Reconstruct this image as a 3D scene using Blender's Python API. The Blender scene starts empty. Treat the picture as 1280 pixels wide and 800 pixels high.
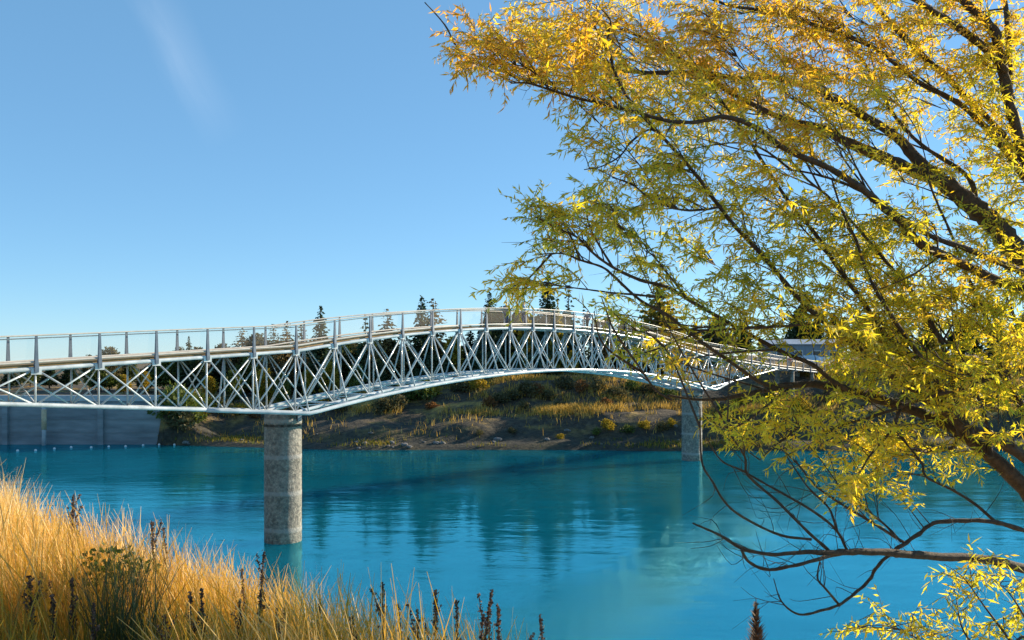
import bpy, bmesh, math, random
import numpy as np
from mathutils import Vector, Matrix

random.seed(7)
rng = np.random.default_rng(11)
sc = bpy.context.scene
col = sc.collection
R = math.radians

# ------------------------------------------------------------------ camera, light
FOC = 1100.0          # focal length of the 1280 px wide photograph, in pixels
HOR = 452.0           # row of the horizon
cam_d = bpy.data.cameras.new("camera")
cam_d.sensor_width = 36.0
cam_d.lens = 36.0 * FOC / 1280.0
cam_d.shift_y = (HOR - 400.0) / 1280.0
cam_d.clip_start = 0.05
cam_d.clip_end = 8000
cam = bpy.data.objects.new("camera", cam_d)
cam.rotation_euler = (R(90), 0, 0)
col.objects.link(cam)
sc.camera = cam

SUN_EL, SUN_AZ = R(20), R(60)      # azimuth clockwise from +Y (the view direction)
world = bpy.data.worlds.new("World")
sc.world = world
world.use_nodes = True
wn, wl = world.node_tree.nodes, world.node_tree.links
wn.clear()
w_out = wn.new("ShaderNodeOutputWorld")
w_bg = wn.new("ShaderNodeBackground")
w_sky = wn.new("ShaderNodeTexSky")
w_sky.sky_type = 'NISHITA'
w_sky.sun_disc = False
w_sky.sun_elevation = SUN_EL
w_sky.sun_rotation = SUN_AZ
w_sky.altitude = 0
w_sky.air_density = 0.75
w_sky.dust_density = 0.0
w_sky.ozone_density = 5.0
w_bg.inputs['Strength'].default_value = 0.10
wl.new(w_bg.outputs[0], w_out.inputs[0])


def w_math(op, a, b=None, clamp=False):
    n = wn.new("ShaderNodeMath")
    n.operation = op
    n.use_clamp = clamp
    for i, v in enumerate((a, b)):
        if v is None:
            continue
        if isinstance(v, (int, float)):
            n.inputs[i].default_value = v
        else:
            wl.new(v, n.inputs[i])
    return n.outputs[0]


# a faint wisp of high cloud fixed to a direction of the sky
w_tc = wn.new("ShaderNodeTexCoord")
w_sep = wn.new("ShaderNodeSeparateXYZ")
wl.new(w_tc.outputs['Generated'], w_sep.inputs[0])
yy = w_math('MAXIMUM', w_sep.outputs[1], 0.05)
su = w_math('DIVIDE', w_sep.outputs[0], yy)
sv = w_math('DIVIDE', w_sep.outputs[2], yy)
# along / across the streak, which runs from (-.435,.47) to (-.322,.26)
du, dv = w_math('ADD', su, 0.378), w_math('SUBTRACT', sv, 0.355)
along = w_math('ADD', w_math('MULTIPLY', du, 0.475), w_math('MULTIPLY', dv, -0.88))
across = w_math('ADD', w_math('MULTIPLY', du, 0.88), w_math('MULTIPLY', dv, 0.475))
w_n = wn.new("ShaderNodeTexNoise")
w_n.inputs['Scale'].default_value = 9
w_n.inputs['Detail'].default_value = 6
w_comb = wn.new("ShaderNodeCombineXYZ")
wl.new(w_math('MULTIPLY', along, 0.6), w_comb.inputs[0])
wl.new(w_math('MULTIPLY', across, 3.0), w_comb.inputs[1])
wl.new(w_comb.outputs[0], w_n.inputs['Vector'])
wob = w_math('MULTIPLY', w_math('SUBTRACT', w_n.outputs[0], 0.5), 0.05)
ac = w_math('ABSOLUTE', w_math('ADD', across, wob))
m1 = w_math('SUBTRACT', 1.0, w_math('DIVIDE', ac, 0.034), True)
m2 = w_math('SUBTRACT', 1.0, w_math('POWER', w_math('DIVIDE', w_math('ABSOLUTE', along), 0.12), 2.0), True)
msk = w_math('MULTIPLY', w_math('MULTIPLY', w_math('POWER', m1, 1.4), m2), w_math('MULTIPLY', w_n.outputs[0], 0.11))
w_mix = wn.new("ShaderNodeMix")
w_mix.data_type = 'RGBA'
wl.new(msk, w_mix.inputs[0])
w_tint = wn.new("ShaderNodeMix")
w_tint.data_type = 'RGBA'
w_tint.blend_type = 'MULTIPLY'
w_tint.inputs[0].default_value = 1.0
w_tint.inputs[7].default_value = (1.16, 1.13, .98, 1)
wl.new(w_sky.outputs[0], w_tint.inputs[6])
w_even = wn.new("ShaderNodeMix")
w_even.data_type = 'RGBA'
w_even.inputs[0].default_value = 0.5
w_even.inputs[7].default_value = (.90, 2.2, 3.65, 1)
wl.new(w_tint.outputs[2], w_even.inputs[6])
wl.new(w_even.outputs[2], w_mix.inputs[6])
w_mix.inputs[7].default_value = (7.0, 7.2, 7.6, 1)
wl.new(w_mix.outputs[2], w_bg.inputs['Color'])

sun_d = bpy.data.lights.new("sun", 'SUN')
sun_d.energy = 4.6
sun_d.angle = R(0.5)
sun_d.color = (1.0, 0.84, 0.62)
sun = bpy.data.objects.new("sun", sun_d)
sdir = Vector((math.sin(SUN_AZ) * math.cos(SUN_EL), math.cos(SUN_AZ) * math.cos(SUN_EL), math.sin(SUN_EL)))
sun.rotation_euler = sdir.to_track_quat('Z', 'Y').to_euler()
sun.location = sdir * 60
col.objects.link(sun)

sc.view_settings.view_transform = 'Standard'
sc.view_settings.look = 'None'
sc.view_settings.exposure = 1.1
sc.view_settings.gamma = 1.0
sc.view_settings.use_curve_mapping = False
sc.cycles.max_bounces = 8
sc.cycles.transparent_max_bounces = 16
sc.cycles.use_denoising = True

WATER = -10.7


def W(px, py, Y):
    """the point at depth Y that the photograph shows at pixel px, py"""
    return Vector(((px - 640.0) / FOC * Y, Y, (HOR - py) / FOC * Y))


# ------------------------------------------------------------------ materials
def new_mat(name):
    m = bpy.data.materials.new(name)
    m.use_nodes = True
    nt = m.node_tree
    nt.nodes.clear()
    out = nt.nodes.new("ShaderNodeOutputMaterial")
    return m, nt, out


def N(nt, kind, **kw):
    n = nt.nodes.new(kind)
    for k, v in kw.items():
        setattr(n, k, v)
    return n


def ramp(nt, fac, stops, interp='LINEAR'):
    r = nt.nodes.new("ShaderNodeValToRGB")
    r.color_ramp.interpolation = interp
    el = r.color_ramp.elements
    el[0].position, el[0].color = stops[0][0], (*stops[0][1], 1)
    el[1].position, el[1].color = stops[-1][0], (*stops[-1][1], 1)
    for p, c in stops[1:-1]:
        e = el.new(p)
        e.color = (*c, 1)
    nt.links.new(fac, r.inputs[0])
    return r.outputs[0]


def noise(nt, scale, detail=5, rough=0.6, vec=None, mapscale=None, coord='Object'):
    n = nt.nodes.new("ShaderNodeTexNoise")
    n.inputs['Scale'].default_value = scale
    n.inputs['Detail'].default_value = detail
    n.inputs['Roughness'].default_value = rough
    if vec is None:
        tc = nt.nodes.new("ShaderNodeTexCoord")
        vec = tc.outputs[coord]
    if mapscale:
        mp = nt.nodes.new("ShaderNodeMapping")
        mp.inputs['Scale'].default_value = mapscale
        nt.links.new(vec, mp.inputs[0])
        vec = mp.outputs[0]
    nt.links.new(vec, n.inputs['Vector'])
    return n.outputs[0]


def mix_rgb(nt, fac, a, b, mode='MIX'):
    n = nt.nodes.new("ShaderNodeMix")
    n.data_type = 'RGBA'
    n.blend_type = mode
    for i, v in ((0, fac), (6, a), (7, b)):
        if isinstance(v, (int, float)):
            n.inputs[i].default_value = v
        elif isinstance(v, tuple):
            n.inputs[i].default_value = (*v, 1) if len(v) == 3 else v
        else:
            nt.links.new(v, n.inputs[i])
    return n.outputs[2]


def bump(nt, h, strength, dist=0.02, normal=None):
    b = nt.nodes.new("ShaderNodeBump")
    b.inputs['Strength'].default_value = strength
    b.inputs['Distance'].default_value = dist
    nt.links.new(h, b.inputs['Height'])
    if normal:
        nt.links.new(normal, b.inputs['Normal'])
    return b.outputs[0]


def surf(name, c1, c2, scale=4, rough=0.7, bump_s=0.0, bump_d=0.02, metallic=0.0, mapscale=None, lo=.35, hi=.65):
    m, nt, out = new_mat(name)
    p = N(nt, "ShaderNodeBsdfPrincipled")
    f = noise(nt, scale, mapscale=mapscale)
    nt.links.new(ramp(nt, f, [(lo, c1), (hi, c2)]), p.inputs['Base Color'])
    p.inputs['Roughness'].default_value = rough
    p.inputs['Metallic'].default_value = metallic
    if bump_s:
        nt.links.new(bump(nt, f, bump_s, bump_d), p.inputs['Normal'])
    nt.links.new(p.outputs[0], out.inputs[0])
    return m


def leaf_mat(name, stops, trans=0.5, rough=0.55, gloss=0.06, hue=None):
    """per-leaf tint (vertex attribute 'tint', 0..1) through a colour ramp, diffuse + translucent"""
    m, nt, out = new_mat(name)
    at = N(nt, "ShaderNodeAttribute", attribute_name="tint")
    c = ramp(nt, at.outputs['Fac'], stops)
    d = N(nt, "ShaderNodeBsdfDiffuse")
    t = N(nt, "ShaderNodeBsdfTranslucent")
    nt.links.new(c, d.inputs[0])
    c2 = mix_rgb(nt, 1.0, c, (1.0, 0.98, 0.75), 'MULTIPLY')
    nt.links.new(c2, t.inputs[0])
    mx = N(nt, "ShaderNodeMixShader")
    mx.inputs[0].default_value = trans
    nt.links.new(d.outputs[0], mx.inputs[1])
    nt.links.new(t.outputs[0], mx.inputs[2])
    g = N(nt, "ShaderNodeBsdfGlossy")
    g.inputs['Roughness'].default_value = rough
    mg = N(nt, "ShaderNodeMixShader")
    mg.inputs[0].default_value = gloss
    nt.links.new(mx.outputs[0], mg.inputs[1])
    nt.links.new(g.outputs[0], mg.inputs[2])
    nt.links.new(mg.outputs[0], out.inputs[0])
    return m


M = {}
M['steel'] = surf("painted_steel", (.37, .42, .45), (.60, .65, .68), scale=1.3, rough=.33)
_p = M['steel'].node_tree.nodes['Principled BSDF']      # gloss paint
_p.inputs['Roughness'].default_value = .24
_p.inputs['Coat Weight'].default_value = .5
_p.inputs['Coat Roughness'].default_value = .14
M['post'] = surf("grey_steel", (.075, .105, .145), (.12, .155, .20), scale=3, rough=.42, metallic=.3)
M['rail'] = surf("handrail_steel", (.44, .42, .38), (.55, .52, .47), scale=3, rough=.35)
M['deck'] = surf("deck_timber", (.20, .13, .05), (.34, .22, .09), scale=2, rough=.8, mapscale=(1, 1, 1))
M['dark'] = surf("dark_rubber", (.015, .015, .017), (.03, .03, .03), rough=.6)
M['glass'] = surf("car_glass", (.02, .03, .04), (.03, .04, .05), rough=.08)
M['white_plastic'] = surf("white_plastic", (.7, .7, .7), (.82, .82, .8), rough=.4)
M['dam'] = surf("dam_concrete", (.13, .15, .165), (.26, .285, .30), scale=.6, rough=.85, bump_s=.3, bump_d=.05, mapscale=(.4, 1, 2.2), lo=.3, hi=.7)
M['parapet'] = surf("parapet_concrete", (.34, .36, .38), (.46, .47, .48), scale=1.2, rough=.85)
M['sunlit_post'] = surf("post_sunlit_tone", (.45, .33, .2), (.6, .48, .32), scale=2, rough=.7)  # orange sunlight on the gauge post, put into its colour
M['rock'] = surf("rock", (.06, .06, .06), (.22, .215, .21), scale=2.2, rough=.9, bump_s=.8, bump_d=.1)
M['skin'] = surf("skin", (.45, .27, .19), (.52, .33, .24), rough=.6)
M['hair'] = surf("hair", (.02, .015, .01), (.05, .035, .02), rough=.7)
M['car_white'] = surf("car_paint_white", (.72, .74, .76), (.78, .8, .82), rough=.2)
M['car_blue'] = surf("car_paint_pale_blue", (.40, .50, .58), (.45, .55, .62), rough=.2)
M['shed'] = surf("shed_cladding", (.20, .24, .29), (.28, .32, .37), scale=1.2, rough=.6, mapscale=(6, 6, .3))
M['shed_roof'] = surf("shed_roof", (.30, .34, .40), (.42, .46, .52), scale=1.5, rough=.5)


def mat_panel():
    m, nt, out = new_mat("stainless_mesh")
    tr = N(nt, "ShaderNodeBsdfTransparent")
    p = N(nt, "ShaderNodeBsdfPrincipled")
    p.inputs['Base Color'].default_value = (.42, .39, .35, 1)
    p.inputs['Roughness'].default_value = .45
    p.inputs['Metallic'].default_value = .4
    mx = N(nt, "ShaderNodeMixShader")
    mx.inputs[0].default_value = .065
    nt.links.new(tr.outputs[0], mx.inputs[1])
    nt.links.new(p.outputs[0], mx.inputs[2])
    nt.links.new(mx.outputs[0], out.inputs[0])
    return m


M['mesh'] = mat_panel()


def mat_pier():
    """mottled exposed-aggregate concrete with paler pour joints at fixed heights"""
    m, nt, out = new_mat("pier_concrete")
    p = N(nt, "ShaderNodeBsdfPrincipled")
    tc = N(nt, "ShaderNodeTexCoord")
    big = noise(nt, .9, 6, .65, tc.outputs['Object'])
    fine = noise(nt, 5.0, 6, .72, tc.outputs['Object'])
    c = ramp(nt, fine, [(.36, (.08, .076, .066)), (.5, (.23, .21, .175)), (.66, (.50, .45, .37))])
    c = mix_rgb(nt, .40, c, ramp(nt, big, [(.35, (.09, .09, .085)), (.65, (.28, .27, .25))]))
    sep = N(nt, "ShaderNodeSeparateXYZ")
    nt.links.new(tc.outputs['Object'], sep.inputs[0])
    md = N(nt, "ShaderNodeMath", operation='PINGPONG')      # distance to the nearest joint, every 2.15 m
    ad = N(nt, "ShaderNodeMath", operation='ADD')
    nt.links.new(sep.outputs[2], ad.inputs[0])
    wv = N(nt, "ShaderNodeMath", operation='MULTIPLY_ADD')
    nt.links.new(big, wv.inputs[0])
    wv.inputs[1].default_value = .22
    wv.inputs[2].default_value = 9.98 + 21.5 - .11
    nt.links.new(wv.outputs[0], ad.inputs[1])
    nt.links.new(ad.outputs[0], md.inputs[0])
    md.inputs[1].default_value = 1.075
    lt = N(nt, "ShaderNodeMapRange")
    nt.links.new(md.outputs[0], lt.inputs[0])
    lt.inputs[1].default_value = .08
    lt.inputs[2].default_value = .17
    lt.inputs[3].default_value = .62
    lt.inputs[4].default_value = 0
    c = mix_rgb(nt, lt.outputs[0], c, (.36, .355, .34))
    # wet, algae-stained band just above the water
    wet = N(nt, "ShaderNodeMapRange")
    nt.links.new(sep.outputs[2], wet.inputs[0])
    wet.inputs[1].default_value = WATER + .15
    wet.inputs[2].default_value = WATER + .4
    wet.inputs[3].default_value = .8
    wet.inputs[4].default_value = 0
    c = mix_rgb(nt, wet.outputs[0], c, (.16, .13, .08))
    nt.links.new(c, p.inputs['Base Color'])
    p.inputs['Roughness'].default_value = .9
    nt.links.new(bump(nt, fine, 1.0, .12), p.inputs['Normal'])
    nt.links.new(p.outputs[0], out.inputs[0])
    return m


M['pier'] = mat_pier()


def mat_bark(name, c1, c2, scale=22):
    m, nt, out = new_mat(name)
    p = N(nt, "ShaderNodeBsdfPrincipled")
    f = noise(nt, scale, 8, .7)
    nt.links.new(ramp(nt, f, [(.3, c1), (.72, c2)]), p.inputs['Base Color'])
    p.inputs['Roughness'].default_value = .85
    nt.links.new(bump(nt, f, .9, .02), p.inputs['Normal'])
    nt.links.new(p.outputs[0], out.inputs[0])
    return m


M['bark'] = mat_bark("willow_bark", (.020, .014, .009), (.12, .078, .045))
M['bark_far'] = mat_bark("conifer_bark", (.04, .03, .022), (.12, .085, .06), 3)


def mat_water():
    """turbid turquoise glacial water: scattered body colour under a Fresnel mirror"""
    m, nt, out = new_mat("glacial_water")
    tc = N(nt, "ShaderNodeTexCoord")
    v = tc.outputs['Object']
    body = N(nt, "ShaderNodeSubsurfaceScattering", falloff='BURLEY')
    body.inputs['Scale'].default_value = 1.0
    body.inputs['Radius'].default_value = (5.0, 9.0, 9.0)
    big = noise(nt, .035, 3, .5, v, (1, 1.6, 1))
    nt.links.new(ramp(nt, big, [(.35, (.002, .100, .158)), (.65, (.004, .135, .210))]), body.inputs['Color'])
    mir = N(nt, "ShaderNodeBsdfGlossy")
    mir.inputs['Roughness'].default_value = .03
    mir.inputs['Color'].default_value = (.30, .93, 1.0, 1)
    fr = N(nt, "ShaderNodeFresnel")
    fr.inputs['IOR'].default_value = 3.1
    mxs = N(nt, "ShaderNodeMixShader")
    nt.links.new(fr.outputs[0], mxs.inputs[0])
    nt.links.new(body.outputs[0], mxs.inputs[1])
    nt.links.new(mir.outputs[0], mxs.inputs[2])
    # ripples: long low swells, wavelets, fine chop; the chop comes and goes in patches
    a = noise(nt, .34, 3, .55, v, (.55, 1.25, 1))
    b = noise(nt, 1.5, 3, .6, v, (.6, 1.2, 1))
    c = noise(nt, 6.0, 3, .6, v, (.8, 1.1, 1))
    patch = ramp(nt, noise(nt, .045, 3, .55, v, (1, 2.0, 1)), [(.42, (.12,) * 3), (.62, (1.6,) * 3)])
    def mul(x, y):
        n = N(nt, "ShaderNodeMath", operation='MULTIPLY')
        nt.links.new(x, n.inputs[0])
        if isinstance(y, float):
            n.inputs[1].default_value = y
        else:
            nt.links.new(y, n.inputs[1])
        return n.outputs[0]
    def add(x, y):
        n = N(nt, "ShaderNodeMath", operation='ADD')
        nt.links.new(x, n.inputs[0])
        nt.links.new(y, n.inputs[1])
        return n.outputs[0]
    h = add(mul(a, .055), add(mul(b, .0085), mul(mul(c, .007), patch)))
    nrm = bump(nt, h, 1.0, 1.0)
    for nd in (mir, fr):
        nt.links.new(nrm, nd.inputs['Normal'])
    nt.links.new(mxs.outputs[0], out.inputs[0])
    return m


M['water'] = mat_water()


def mat_far_ground():
    m, nt, out = new_mat("far_bank_ground")
    p = N(nt, "ShaderNodeBsdfPrincipled")
    tc = N(nt, "ShaderNodeTexCoord")
    v = tc.outputs['Object']
    f = noise(nt, .22, 6, .65, v, (1, 1, 2.5))
    g = noise(nt, 1.6, 6, .7, v)
    c = ramp(nt, g, [(.32, (.022, .019, .014)), (.5, (.060, .046, .030)), (.7, (.12, .095, .058))])
    c2 = ramp(nt, g, [(.3, (.12, .085, .02)), (.7, (.50, .32, .08))])
    c = mix_rgb(nt, ramp(nt, f, [(.50, (0, 0, 0)), (.64, (1, 1, 1))]), c, c2)
    # bare grey gravel low down at the water
    sep = N(nt, "ShaderNodeSeparateXYZ")
    nt.links.new(v, sep.inputs[0])
    mr = N(nt, "ShaderNodeMapRange")
    nt.links.new(sep.outputs[2], mr.inputs[0])
    mr.inputs[1].default_value = WATER + 1.2
    mr.inputs[2].default_value = WATER + 3.8
    mr.inputs[3].default_value = .85
    mr.inputs[4].default_value = 0
    c = mix_rgb(nt, mr.outputs[0], c, ramp(nt, g, [(.35, (.012, .014, .010)), (.7, (.062, .060, .045))]))
    nt.links.new(c, p.inputs['Base Color'])
    p.inputs['Roughness'].default_value = .95
    nt.links.new(bump(nt, g, .8, .3), p.inputs['Normal'])
    nt.links.new(p.outputs[0], out.inputs[0])
    return m


M['far_ground'] = mat_far_ground()
M['near_ground'] = surf("near_bank_soil", (.12, .08, .03), (.30, .20, .07), scale=5, rough=.95, bump_s=.6, bump_d=.08)
M['road'] = surf("asphalt", (.045, .045, .048), (.065, .065, .065), scale=3, rough=.9)

M['grass'] = leaf_mat("dry_grass", [(0, (.16, .16, .02)), (.25, (.46, .29, .022)), (.6, (.74, .41, .04)), (1, (.84, .61, .28))], trans=.45, gloss=.04)
M['far_grass'] = leaf_mat("bank_grass", [(0, (.15, .17, .02)), (.4, (.38, .25, .045)), (.75, (.56, .36, .08)), (1, (.66, .45, .15))], trans=.4, gloss=.02)
M['willow_leaf'] = leaf_mat("willow_leaf", [(0, (.17, .26, .03)), (.3, (.42, .46, .035)), (.55, (.80, .66, .03)), (.8, (.86, .54, .03)), (1, (.80, .38, .025))], trans=.72, gloss=.05)
M['spruce'] = leaf_mat("spruce_needle", [(0, (.018, .035, .018)), (1, (.055, .085, .035))], trans=.25, gloss=.02)
M['larch'] = leaf_mat("larch_needle", [(0, (.08, .065, .025)), (1, (.20, .14, .05))], trans=.3, gloss=.02)
M['gold_tree'] = leaf_mat("golden_leaf", [(0, (.10, .12, .018)), (.6, (.28, .24, .025)), (1, (.42, .29, .03))], trans=.45, gloss=.02)
M['green_leaf'] = leaf_mat("green_leaf", [(0, (.05, .075, .015)), (1, (.14, .18, .03))], trans=.35, gloss=.03)
M['yellow_leaf'] = leaf_mat("yellow_leaf", [(0, (.20, .17, .02)), (1, (.50, .34, .03))], trans=.45, gloss=.02)
M['rust_leaf'] = leaf_mat("rust_leaf", [(0, (.14, .06, .025)), (1, (.32, .15, .05))], trans=.4, gloss=.02)
M['olive_leaf'] = leaf_mat("olive_leaf", [(0, (.07, .065, .03)), (1, (.17, .15, .07))], trans=.35, gloss=.02)
M['rush'] = leaf_mat("rush_blade", [(0, (.035, .05, .015)), (1, (.12, .13, .03))], trans=.35, gloss=.05)
M['stalk'] = leaf_mat("dry_stalk", [(0, (.05, .032, .026)), (1, (.24, .135, .085))], trans=.2, gloss=.02)


# ------------------------------------------------------------------ mesh helpers
class MB:
    """collects geometry for ONE mesh object"""
    def __init__(s):
        s.v, s.f, s.t = [], [], []
        s.tint = 0.5

    def add(s, verts, faces, tint=None):
        k = len(s.v)
        s.v.extend(tuple(p) for p in verts)
        s.f.extend(tuple(i + k for i in f) for f in faces)
        s.t.extend([s.tint if tint is None else tint] * len(verts))

    def box(s, c, size, rot=None):
        hx, hy, hz = size[0] / 2, size[1] / 2, size[2] / 2
        vs = [Vector((x, y, z)) for x in (-hx, hx) for y in (-hy, hy) for z in (-hz, hz)]
        if rot is not None:
            vs = [rot @ q for q in vs]
        c = Vector(c)
        s.add([c + q for q in vs], [(0, 1, 3, 2), (4, 6, 7, 5), (0, 4, 5, 1), (2, 3, 7, 6), (0, 2, 6, 4), (1, 5, 7, 3)])

    def tube(s, pts, rad, seg=8, cap=True, tint=None):
        pts = [Vector(p) for p in pts]
        n = len(pts)
        if not hasattr(rad, '__len__'):
            rad = [rad] * n
        tang = []
        for i in range(n):
            t = pts[min(i + 1, n - 1)] - pts[max(i - 1, 0)]
            tang.append(t.normalized() if t.length > 1e-9 else Vector((0, 0, 1)))
        ref = Vector((0, 0, 1)) if abs(tang[0].z) < .9 else Vector((1, 0, 0))
        nrm = tang[0].cross(ref).normalized()
        vs, fs = [], []
        for i in range(n):
            nrm = (nrm - tang[i] * nrm.dot(tang[i]))
            nrm = nrm.normalized() if nrm.length > 1e-6 else tang[i].orthogonal().normalized()
            bi = tang[i].cross(nrm)
            for k in range(seg):
                a = 2 * math.pi * k / seg
                vs.append(pts[i] + (nrm * math.cos(a) + bi * math.sin(a)) * rad[i])
        for i in range(n - 1):
            for k in range(seg):
                k2 = (k + 1) % seg
                fs.append((i * seg + k, i * seg + k2, (i + 1) * seg + k2, (i + 1) * seg + k))
        if cap:
            fs.append(tuple(range(seg - 1, -1, -1)))
            fs.append(tuple(range((n - 1) * seg, n * seg)))
        s.add(vs, fs, tint)

    def lathe(s, prof, c=(0, 0, 0), seg=24):
        c = Vector(c)
        vs, fs = [], []
        for r, z in prof:
            for k in range(seg):
                a = 2 * math.pi * k / seg
                vs.append(c + Vector((r * math.cos(a), r * math.sin(a), z)))
        for i in range(len(prof) - 1):
            for k in range(seg):
                k2 = (k + 1) % seg
                fs.append((i * seg + k, i * seg + k2, (i + 1) * seg + k2, (i + 1) * seg + k))
        fs.append(tuple(range(seg - 1, -1, -1)))
        fs.append(tuple(range((len(prof) - 1) * seg, len(prof) * seg)))
        s.add(vs, fs)

    def build(s, name, mat, parent=None, smooth=False):
        me = bpy.data.meshes.new(name)
        me.from_pydata(s.v, [], s.f)
        at = me.attributes.new("tint", 'FLOAT', 'POINT')
        at.data.foreach_set("value", np.array(s.t, dtype=np.float32))
        return link_mesh(name, me, mat, parent, smooth)


def link_mesh(name, me, mat, parent=None, smooth=False):
    me.materials.append(mat)
    if smooth:
        me.polygons.foreach_set("use_smooth", np.ones(len(me.polygons), dtype=bool))
    me.update()
    o = bpy.data.objects.new(name, me)
    col.objects.link(o)
    if parent:
        o.parent = parent
    return o


def np_mesh(name, verts, quads, tint, mat, parent=None, smooth=False):
    """fast path for a mesh of many quads (arrays)"""
    me = bpy.data.meshes.new(name)
    nv, nf = len(verts), len(quads)
    me.vertices.add(nv)
    me.vertices.foreach_set("co", np.asarray(verts, np.float32).ravel())
    me.loops.add(nf * 4)
    me.loops.foreach_set("vertex_index", np.asarray(quads, np.int32).ravel())
    me.polygons.add(nf)
    me.polygons.foreach_set("loop_start", np.arange(0, nf * 4, 4, dtype=np.int32))
    at = me.attributes.new("tint", 'FLOAT', 'POINT')
    at.data.foreach_set("value", np.asarray(tint, np.float32))
    me.update(calc_edges=True)
    me.validate()
    return link_mesh(name, me, mat, parent, smooth)


def empty(name, loc, rz=0.0):
    o = bpy.data.objects.new(name, None)
    o.empty_display_size = .3
    o.location = loc
    o.rotation_euler = (0, 0, rz)
    col.objects.link(o)
    return o


def tag(o, label=None, cat=None, group=None, kind=None):
    if label: o['label'] = label
    if cat: o['category'] = cat
    if group: o['group'] = group
    if kind: o['kind'] = kind
    return o


def copy_tree(o, parent=None):
    c = o.copy()
    col.objects.link(c)
    c.parent = parent
    for ch in list(o.children):
        copy_tree(ch, c)
    return c


ORD = ['leftmost', 'second from left', 'third from left', 'fourth from left', 'fifth from left', 'sixth from left', 'seventh from left',
       'eighth from left', 'ninth from left', 'tenth from left', 'eleventh from left', 'twelfth from left', 'thirteenth from left',
       'fourteenth from left', 'fifteenth from left', 'sixteenth from left', 'seventeenth from left', 'eighteenth from left',
       'nineteenth from left', 'twentieth from left', 'twenty-first from left', 'twenty-second from left', 'twenty-third from left',
       'twenty-fourth from left', 'twenty-fifth from left', 'twenty-sixth from left', 'twenty-seventh from left', 'twenty-eighth from left',
       'twenty-ninth from left', 'thirtieth from left'] + [f'thirty-{o} from left' for o in ('first', 'second', 'third', 'fourth', 'fifth', 'sixth', 'seventh', 'eighth', 'ninth')]


def catmull(pts, per=5):
    P = [np.array(p, float) for p in pts]
    out = []
    for i in range(len(P) - 1):
        p0, p1, p2, p3 = P[max(i - 1, 0)], P[i], P[i + 1], P[min(i + 2, len(P) - 1)]
        for k in range(per):
            t = k / per
            out.append(.5 * ((2 * p1) + (-p0 + p2) * t + (2 * p0 - 5 * p1 + 4 * p2 - p3) * t * t + (-p0 + 3 * p1 - 3 * p2 + p3) * t ** 3))
    out.append(P[-1])
    return out


def vnoise(x, y, seed=0):
    """cheap smooth value noise (numpy)"""
    x, y = np.asarray(x, float), np.asarray(y, float)
    xi, yi = np.floor(x), np.floor(y)
    fx, fy = x - xi, y - yi
    fx, fy = fx * fx * (3 - 2 * fx), fy * fy * (3 - 2 * fy)
    def h(a, b):
        s = np.sin(a * 127.1 + b * 311.7 + seed * 74.7) * 43758.5453
        return s - np.floor(s)
    return (h(xi, yi) * (1 - fx) + h(xi + 1, yi) * fx) * (1 - fy) + (h(xi, yi + 1) * (1 - fx) + h(xi + 1, yi + 1) * fx) * fy


# ------------------------------------------------------------------ terrain and water
def far_height(X, Y):
    X, Y = np.asarray(X, float), np.asarray(Y, float)
    ys = np.interp(X, [-400, -47, -45, -39, -20, 20, 60, 200, 400], [114.2, 114.2, 112.6, 110.8, 106.5, 105.5, 105, 106, 112])
    ys = ys + (vnoise(X * .12, X * 0 + 3, 1) - .5) * 1.6 * (X > -44)
    t = Y - ys
    top = np.interp(X, [-400, -47, -42, -25, 0, 20, 38, 120, 400], [-5.0, -5.0, -6.0, -5.6, -2.9, -2.3, -.9, -.2, 0])
    fr = np.interp(t, [-8, 0, 1.2, 3.5, 8.5, 11.5, 20, 24], [-.35, -.02, .07, .12, .44, .50, .96, 1.0])
    frd = np.interp(t, [-2, 0, .4, 1.5], [-1, -.3, .6, 1.0])
    wd = np.interp(X, [-46, -44.5, -39], [1, .95, 0])
    fr = fr * (1 - wd) + frd * wd
    z = WATER + (top - WATER) * fr + np.clip(t - 24, 0, 60) * .03 + np.clip(t - 90, 0, 2000) * .001
    amp = np.clip(t / 6, 0, 1) * np.where(X < -46, .2, 1)
    z = z + amp * ((vnoise(X * .16, Y * .25, 2) - .5) * 1.3 + (vnoise(X * .6, Y * .8, 3) - .5) * .45)
    return z


def grid_mesh(name, xs, ys, hf, mat, smooth=True):
    XX, YY = np.meshgrid(xs, ys)
    ZZ = hf(XX, YY)
    V = np.stack([XX.ravel(), YY.ravel(), ZZ.ravel()], 1)
    nx, ny = len(xs), len(ys)
    i = (np.arange(ny - 1)[:, None] * nx + np.arange(nx - 1)[None, :]).ravel()
    Q = np.stack([i, i + 1, i + 1 + nx, i + nx], 1)
    return np_mesh(name, V, Q, np.zeros(len(V)), mat, smooth=smooth)


xs = np.concatenate([np.linspace(-3500, -140, 18), np.arange(-130, 130, .8), np.linspace(140, 3500, 18)])
ys = np.concatenate([np.arange(98, 150, .7), np.arange(150, 240, 4), np.linspace(250, 5000, 24)])
tag(grid_mesh("far_bank", xs, ys, far_height, M['far_ground']), kind='structure')

CREST = np.array([(-110, 74), (-60, 46), (-27, 27), (-9.2, 11.6), (-4.9, 7.7), (-1.85, 6.0), (-.18, 4.95), (1.6, 3.7), (4.5, 1.6), (12, -3), (40, -16), (90, -40)], float)


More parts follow.
